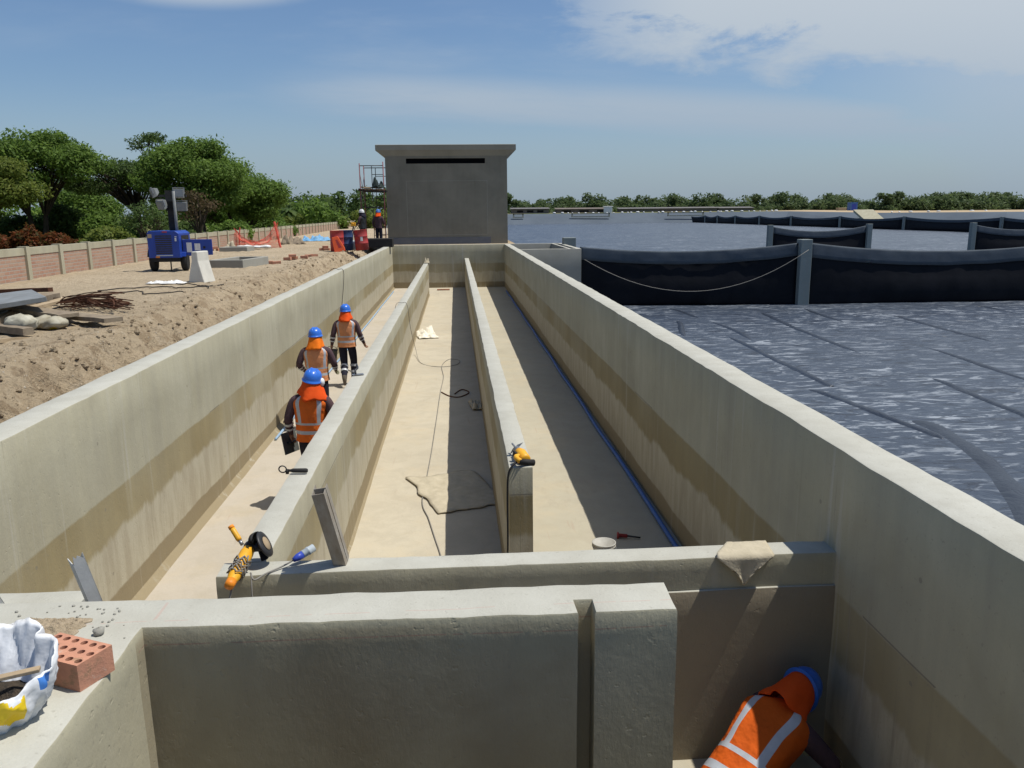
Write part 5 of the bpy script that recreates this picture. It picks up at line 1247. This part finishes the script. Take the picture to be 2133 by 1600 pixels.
c0 = Vector((bc.x, bc.y, 0))
mb = MB(); mb.beam(c0 + Vector((-.17, -.055, .118)), c0 + Vector((.145, .045, .135)), .026, .012); put(mb.build('wooden_stick', M['wood_light'], None, bevel=.002), 'flat wooden stick lying across the open white bag', 'stick')
mb = MB(); q0 = c0 + Vector((-.11, -.085, .095)); d0 = Vector((.9, .25, .05)); mb.tube([q0, q0 + d0 * .02, q0 + d0 * .10, q0 + d0 * .125, q0 + d0 * .13, q0 + d0 * .15], [.028, .034, .034, .018, .012, .012], 14)
for fi in range(len(mb.f)):
    if 28 <= fi < 42: mb.mi[fi] = 1
put(mb.build('plastic_bottle', [M['plug_grey'], M['blue_print']], None, True), 'pale plastic bottle inside the white bag', 'bottle')

# ------------------------------------------------------------------ people
def V3(*a): return Vector(a)
SEG = []
def person(label, loc, rz, J=None, vest='vest', cape='cape', helmet='helmet', holds=None, head_dir=None, back_dir=None, cape_flare=0, cape_len=1.0, tape_legs=True, hand_curl=.5, vest_w=1.0, group=None, right=None, hem=1.0, glove=False, front=None, long_hem=0, tape=True):
    th = thing('person', label, 'person', loc, rz)
    B = dict(pelvis=V3(0, 0, .95), belly=V3(0, 0, 1.09), chest=V3(0, 0, 1.26), upper=V3(0, -.01, 1.40), neck=V3(0, .01, 1.49), head=V3(0, .03, 1.57), crown=V3(0, .03, 1.69))
    for s, q in ((-1, 'L'), (1, 'R')):
        B['sh' + q] = V3(s * .21, -.01, 1.40); B['el' + q] = V3(s * .28, -.04, 1.13); B['wr' + q] = V3(s * .28, .06, .90)
        B['hip' + q] = V3(s * .095, 0, .90); B['kn' + q] = V3(s * .10, .03, .50); B['an' + q] = V3(s * .10, -.02, .09); B['toe' + q] = V3(s * .12, .15, .03)
    for k, v in (J or {}).items(): B[k] = V3(*v)
    verts, edges, rad, lab = [], [], [], []
    idx = {}
    def av(name, p, r):
        idx[name] = len(verts); verts.append(p); rad.append(r); return idx[name]
    def chain(a, name, p, r, tag):
        i = av(name, p, r); edges.append((a, i)); lab.append((verts[a], p, tag)); return i
    av('pelvis', B['pelvis'], (.145, .115))
    i = chain(idx['pelvis'], 'belly', B['belly'], (.14, .11), 'torso'); i = chain(i, 'chest', B['chest'], (.155, .115), 'torso'); up = chain(i, 'upper', B['upper'], (.12, .085), 'torso')
    i = chain(up, 'neck', B['neck'], (.056, .056), 'head'); i = chain(i, 'head', B['head'], (.072, .085), 'head'); hd = i; chain(i, 'crown', B['crown'], (.075, .09), 'head')
    hdir = (B['crown'] - B['head']).normalized()
    bk = V3(*(back_dir or (0, -1, 0))); bk = (bk - hdir * bk.dot(hdir)).normalized(); sd = hdir.cross(bk)
    chain(hd, 'nose', B['head'] - bk * .105 + hdir * .03, (.013, .013), 'head')
    for q in 'LR':
        s = -1 if q == 'L' else 1
        i = chain(up, 'sh' + q, B['sh' + q], (.074, .074), 'sleeve')
        m_ = (B['sh' + q] + B['el' + q]) / 2; i = chain(i, 'ua' + q, m_, (.068, .068), 'sleeve'); i = chain(i, 'el' + q, B['el' + q], (.060, .060), 'sleeve')
        m_ = B['el' + q] * .6 + B['wr' + q] * .4; i = chain(i, 'fa' + q, m_, (.054, .054), 'sleeve'); wr = chain(i, 'wr' + q, B['wr' + q], (.030, .030), 'sleeve')
        d = (B['wr' + q] - B['el' + q]).normalized(); sp_ = d.cross(V3(s, 0, 0)); sp_ = sp_.normalized() if sp_.length > .2 else d.orthogonal().normalized()
        pn_ = d.cross(sp_).normalized() * s
        palm = chain(wr, 'palm' + q, B['wr' + q] + d * .06, (.034, .02), 'hand')
        for fi, (o_, L) in enumerate(((-.03, .068), (-.01, .078), (.01, .074), (.03, .058))):
            b0 = B['wr' + q] + d * .085 + sp_ * o_; a = chain(palm, f'f{fi}{q}', b0, (.0115, .0115), 'hand')
            k1 = b0 + (d * math.cos(hand_curl) - pn_ * math.sin(hand_curl)) * L * .5; a = chain(a, f'g{fi}{q}', k1, (.0105, .0105), 'hand')
            chain(a, f'h{fi}{q}', k1 + (d * math.cos(hand_curl * 2) - pn_ * math.sin(hand_curl * 2)) * L * .5, (.0085, .0085), 'hand')
        t0 = B['wr' + q] + d * .03 - sp_ * .034; a = chain(wr, 't0' + q, t0, (.013, .013), 'hand'); chain(a, 't1' + q, t0 + d * .05 - sp_ * .022 - pn_ * .015, (.0105, .0105), 'hand')
        i = chain(idx['pelvis'], 'hip' + q, B['hip' + q], (.105, .105), 'leg'); m_ = (B['hip' + q] + B['kn' + q]) / 2; i = chain(i, 'th' + q, m_, (.098, .098), 'leg'); i = chain(i, 'kn' + q, B['kn' + q], (.082, .082), 'leg')
        m_ = B['kn' + q] * .6 + B['an' + q] * .4; i = chain(i, 'ca' + q, m_, (.078, .078), 'leg'); i = chain(i, 'an' + q, B['an' + q], (.060, .060), 'leg')
        m_ = B['an' + q] * .45 + B['toe' + q] * .55; i = chain(i, 'ba' + q, m_, (.047, .04), 'boot'); chain(i, 'toe' + q, B['toe' + q], (.036, .03), 'boot')
    me = bpy.data.meshes.new('skel'); me.from_pydata(verts, edges, [])
    tmp = bpy.data.objects.new('skel', me); COL.objects.link(tmp)
    tmp.modifiers.new('k', 'SKIN').use_smooth_shade = True
    for k, r_ in enumerate(rad): me.skin_vertices[0].data[k].radius = r_
    me.skin_vertices[0].data[0].use_root = True
    ss = tmp.modifiers.new('s', 'SUBSURF'); ss.levels = 2; ss.render_levels = 2
    bpy.context.view_layer.update(); dg = bpy.context.evaluated_depsgraph_get()
    bodym = bpy.data.meshes.new_from_object(tmp.evaluated_get(dg)); bpy.data.objects.remove(tmp)
    names = ['torso', 'head', 'sleeve', 'hand', 'leg', 'boot']
    bodym.materials.clear()
    for m_ in ('sleeve', 'skin', 'sleeve', 'glove' if glove else 'skin', 'trouser', 'boot'): bodym.materials.append(M[m_])
    A_ = np.array([tuple(a) for a, b, c in lab]); D_ = np.array([tuple(b) for a, b, c in lab]) - A_; LL = (D_ ** 2).sum(1)
    tags = [names.index(c) for a, b, c in lab]
    ztoe = {q: B['an' + q] for q in 'LR'}
    for pl in bodym.polygons:
        p = np.array(pl.center); tt = np.clip(((p - A_) * D_).sum(1) / LL, 0, 1); dist = ((p - A_ - D_ * tt[:, None]) ** 2).sum(1)
        pl.material_index = tags[int(dist.argmin())]; pl.use_smooth = True
        for q in 'LR':
            if (pl.center - ztoe[q]).length < .075 and pl.material_index == 4 and tt[int(dist.argmin())] > .75: pl.material_index = 5
    bodym.name = 'body'; link('body', bodym, th)
    # eyes
    for s in (-1, 1):
        mb = MB(); mb.ball(B['head'] + hdir * .045 - bk * .088 + sd * .032 * s, .011, 8, 6); mb.build('eye', M['eye'], th, True)
    # vest: closed torso shell with shoulder yoke, reflective bands as part of the shell
    RT = V3(*(right or (1, 0, 0))).normalized()
    ctr = [B['pelvis'] + (B['pelvis'] - B['belly']).normalized() * (.08 + long_hem), B['pelvis'], B['belly'], B['chest'], B['upper'], B['upper'] + (B['neck'] - B['upper']) * .75]
    half = [(.196 * hem, .150 * hem), (.190, .146), (.186, .140), (.200, .148), (.212, .122), (.09, .078)]
    cs, hs = [], []
    sc_ = spline([(c.x, c.y, c.z) for c in ctr], 6); hh = spline([(a, b, 0) for a, b in half], 6)
    n = 40; rings = []; nr = len(sc_)
    for i, c in enumerate(sc_):
        tdir = (sc_[min(i + 1, nr - 1)] - sc_[max(i - 1, 0)]).normalized(); r_ = (RT - tdir * RT.dot(tdir)).normalized(); f_ = tdir.cross(r_)
        ring = []
        for k in range(n):
            a = 2 * math.pi * k / n; ca, sa = math.cos(a), math.sin(a)
            e = .85; x = math.copysign(abs(ca) ** e, ca); y = math.copysign(abs(sa) ** e, sa)
            wr_ = 1 + .05 * nz(a * 3, i * .12, loc[1]) + .035 * nz(a * 8, i * .16, loc[1] + 4) + .02 * nz(a * 5, i * .6, loc[1] + 8)
            if i < 8: wr_ += .03 * math.sin(a * 7 + loc[1]) * (1 - i / 8)
            droop = -.05 * max(0, (i - 20) / 10) * abs(ca) ** 2
            ring.append(c + r_ * (hh[i].x * vest_w * x * wr_) - f_ * (-(hh[i].y) * y * wr_) + tdir * droop)
        rings.append(ring)
    mb = MB(); mb.loft(rings, cap=False)
    for fi in range(len(mb.f)):
        i, k = divmod(fi, n); a = 2 * math.pi * (k + .5) / n
        if not tape: continue
        if i in (7, 8, 12): mb.mi[fi] = 1
        side = abs(math.cos(a))
        if i > 12 and (.60 if vest == 'vest_faded' else .50) < side < (.84 if vest == 'vest_faded' else .70): mb.mi[fi] = 1
    o = mb.build('vest', [M[vest], M['tape']], th, True); s_ = o.modifiers.new('s', 'SOLIDIFY'); s_.thickness = .008; s_.offset = 1
    # cuffs of reflective tape
    def band(a, b, f0, f1, r_):
        p = a + (b - a) * f0; q = a + (b - a) * f1; m1 = MB(); m1.tube([p, q], r_, 14, cap=False); m1.build('reflective_band', M['tape'], th, True)
    for q in ('LR' if tape else ''):
        band(B['el' + q], B['wr' + q], .10, .26, .064); band(B['el' + q], B['wr' + q], .46, .58, .057)
        if tape_legs: band(B['kn' + q], B['an' + q], .16, .28, .087); band(B['kn' + q], B['an' + q], .48, .60, .081)
    # helmet with rim, neck cape
    hc = B['head'] + hdir * .085; fw = -bk
    def hp(x, y, z): return hc + sd * x + fw * y + hdir * z
    rings = []; n = 28
    for (r_, z) in ((.150, -.012), (.152, -.004), (.136, .002), (.134, .03), (.126, .07), (.106, .105), (.07, .13), (.03, .142), (.004, .145)):
        rings.append([hp(math.cos(2 * math.pi * k / n) * r_ * .86, math.sin(2 * math.pi * k / n) * r_ * (1.05 + (.14 * max(0, math.sin(2 * math.pi * k / n)) if z < .002 else 0)), z) for k in range(n)])
    mb = MB(); mb.loft(rings); hm = mb.build('helmet', M[helmet], th, True)
    mb = MB()
    for x in (-.035, .035): mb.tube([hp(x, math.sin(a) * .132 , .0 + .143 * math.cos(a)) for a in np.linspace(-1.2, 1.2, 12)], [.004, .008] + [.009] * 8 + [.008, .004], 6)
    mb.build('ridge', M[helmet], hm, True)
    if cape:
        rings = []; nn = 26; nk = 9
        drop = .215
        for i in range(nk):
            f = i / (nk - 1); row = []
            for k in range(nn + 1):
                a = R(-145) + R(290) * k / nn
                ca, sa = math.cos(a), math.sin(a)     # a=0 is straight back
                w_ = .100 + .040 * f ** 1.3 + cape_flare * f * max(0, sa) * .9
                d_ = .128 + .035 * f
                wav = .020 * f * math.sin(a * 4 + loc[0] * 3 + f) + .022 * f * nz(a * 3, f * 3, loc[1])
                base = hc + (B['upper'] - hdir * 0 - hc) * 0
                axis_ = (B['neck'] - hdir * .0 - hc)
                low = cape_len * f * (.88 - .09 * abs(sa) + .14 * nz(a * 1.2, loc[1], loc[0]))
                row.append(hc + sd * (sa * (w_ + wav)) - fw * (ca * (d_ + wav)) + (B['upper'] + bk * .035 - hc) * low)
            rings.append(row)
        mb = MB(); mb.loft(rings, closed=False); o = mb.build('neck_cape', M[cape], th, True); s_ = o.modifiers.new('s', 'SOLIDIFY'); s_.thickness = .006
    return th, B, hp

W3 = person('farthest walking worker, carrying a grey bucket in the left hand', (-2.44, 17.62, FL), R(2), dict(
    elL=(-.28, -.06, 1.14), wrL=(-.33, .03, .90), elR=(.29, -.02, 1.13), wrR=(.36, .10, .92), shL=(-.21, -.01, 1.39),
    hipR=(.095, 0, .90), knR=(.12, .14, .52), anR=(.11, .06, .10), toeR=(.13, .23, .03), knL=(-.08, .02, .49), anL=(-.06, -.30, .22), toeL=(-.06, -.28, .05)), vest='vest_faded')
W2 = person('middle walking worker in a faded vest with both elbows bent', (-2.47, 13.95, FL), R(3), dict(
    elL=(-.30, -.05, 1.16), wrL=(-.24, .17, 1.02), elR=(.30, -.02, 1.16), wrR=(.30, .19, 1.01), knL=(-.10, .1, .5), anL=(-.1, .03, .09), toeL=(-.11, .2, .03), knR=(.1, -.02, .5), anR=(.1, -.22, .14), toeR=(.11, -.08, .03)), vest='vest_faded', cape='cape_orange', glove=True)
W1 = person('nearest walking worker in a bright vest with his lower legs hidden by the wall', (-1.90, 10.12, FL), R(-4), dict(
    crown=(.045, .01, 1.685), head=(.02, .02, 1.57), elL=(-.29, -.05, 1.14), wrL=(-.30, .08, .92), elR=(.31, -.04, 1.16), wrR=(.26, .17, .99), knL=(-.10, .13, .5), anL=(-.1, .1, .09), toeL=(-.11, .27, .03), knR=(.1, -.04, .5), anR=(.1, -.25, .15), toeR=(.11, -.12, .03)), vest='vest', cape='cape', cape_flare=.08)
hp = W1[2]; mb = MB(); mb.ball(hp(.125, .0, -.01), (.035, .05, .055), 12, 8); mb.build('ear_muff', M['white'], W1[0], True)
bk3 = thing('bucket', 'dark grey bucket held by the farthest walking worker', 'bucket', (-2.80, 17.68, FL + .50), R(10))
mb = MB(); mb.lathe([(.001, .01), (.10, .01), (.105, 0), (.135, .27), (.145, .275), (.145, .29), (.132, .29), (.10, .03), (.001, .03)], 24); mb.build('body', M['grey_plastic'], bk3, True)
mb = MB(); mb.tube([(-.14 * math.cos(a), 0, .27 + .10 * math.sin(a)) for a in np.linspace(0, math.pi, 14)], .005, 6); mb.build('handle', M['dark_metal'], bk3, True)
fl = thing('plastering_float', 'dark flat board held in the left hand of the nearest walking worker', 'float', (-2.225, 10.26, FL + .80), R(20)); fl.rotation_euler = (R(78), R(4), R(70))
mb = MB(); mb.box((-.17, -.14, 0), (.17, .14, .012)); mb.build('board', M['grey_plastic'], fl, bevel=.004)
mb = MB(); mb.tube([(-.07, 0, .012), (-.07, 0, .05), (.07, 0, .05), (.07, 0, .012)], .014, 8); mb.build('handle', M['dark_metal'], fl, True)
person('worker in dark clothes standing under the left side of the scaffold', (-4.58, 40.9, 0), R(60), dict(elL=(-.27, .05, 1.14), wrL=(-.2, .25, 1.05), elR=(.27, .05, 1.14), wrR=(.2, .26, 1.1)), vest='dark_metal', cape='trouser', helmet='helmet_white', tape_legs=False, tape=False)
person('worker in an orange cape standing beside the concrete building under the scaffold', (-3.83, 41.2, 0), R(-20), dict(elR=(.27, .04, 1.13), wrR=(.18, .24, 1.05)), vest='sleeve', cape='cape', helmet='blue_plastic', tape_legs=False, tape=False)
# crouching worker in the shaft: bent forward towards the right hand wall
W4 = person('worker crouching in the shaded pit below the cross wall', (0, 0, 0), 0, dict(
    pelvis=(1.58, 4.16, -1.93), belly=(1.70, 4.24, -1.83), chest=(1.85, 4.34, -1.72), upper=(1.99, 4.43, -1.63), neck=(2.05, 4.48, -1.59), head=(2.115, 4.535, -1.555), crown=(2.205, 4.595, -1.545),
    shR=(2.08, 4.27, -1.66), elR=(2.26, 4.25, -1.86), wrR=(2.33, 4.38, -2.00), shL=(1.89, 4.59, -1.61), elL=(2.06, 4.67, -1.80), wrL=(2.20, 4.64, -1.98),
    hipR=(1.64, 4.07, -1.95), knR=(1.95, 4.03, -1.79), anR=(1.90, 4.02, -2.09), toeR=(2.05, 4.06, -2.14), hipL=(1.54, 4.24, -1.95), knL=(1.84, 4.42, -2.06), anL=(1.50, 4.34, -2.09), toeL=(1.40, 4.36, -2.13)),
    vest='vest_shaded', cape='cape', back_dir=(-.30, -.35, .88), right=(.5, -.85, -.12), vest_w=1.0, glove=True, long_hem=-.02, hem=.82, cape_len=1.38)
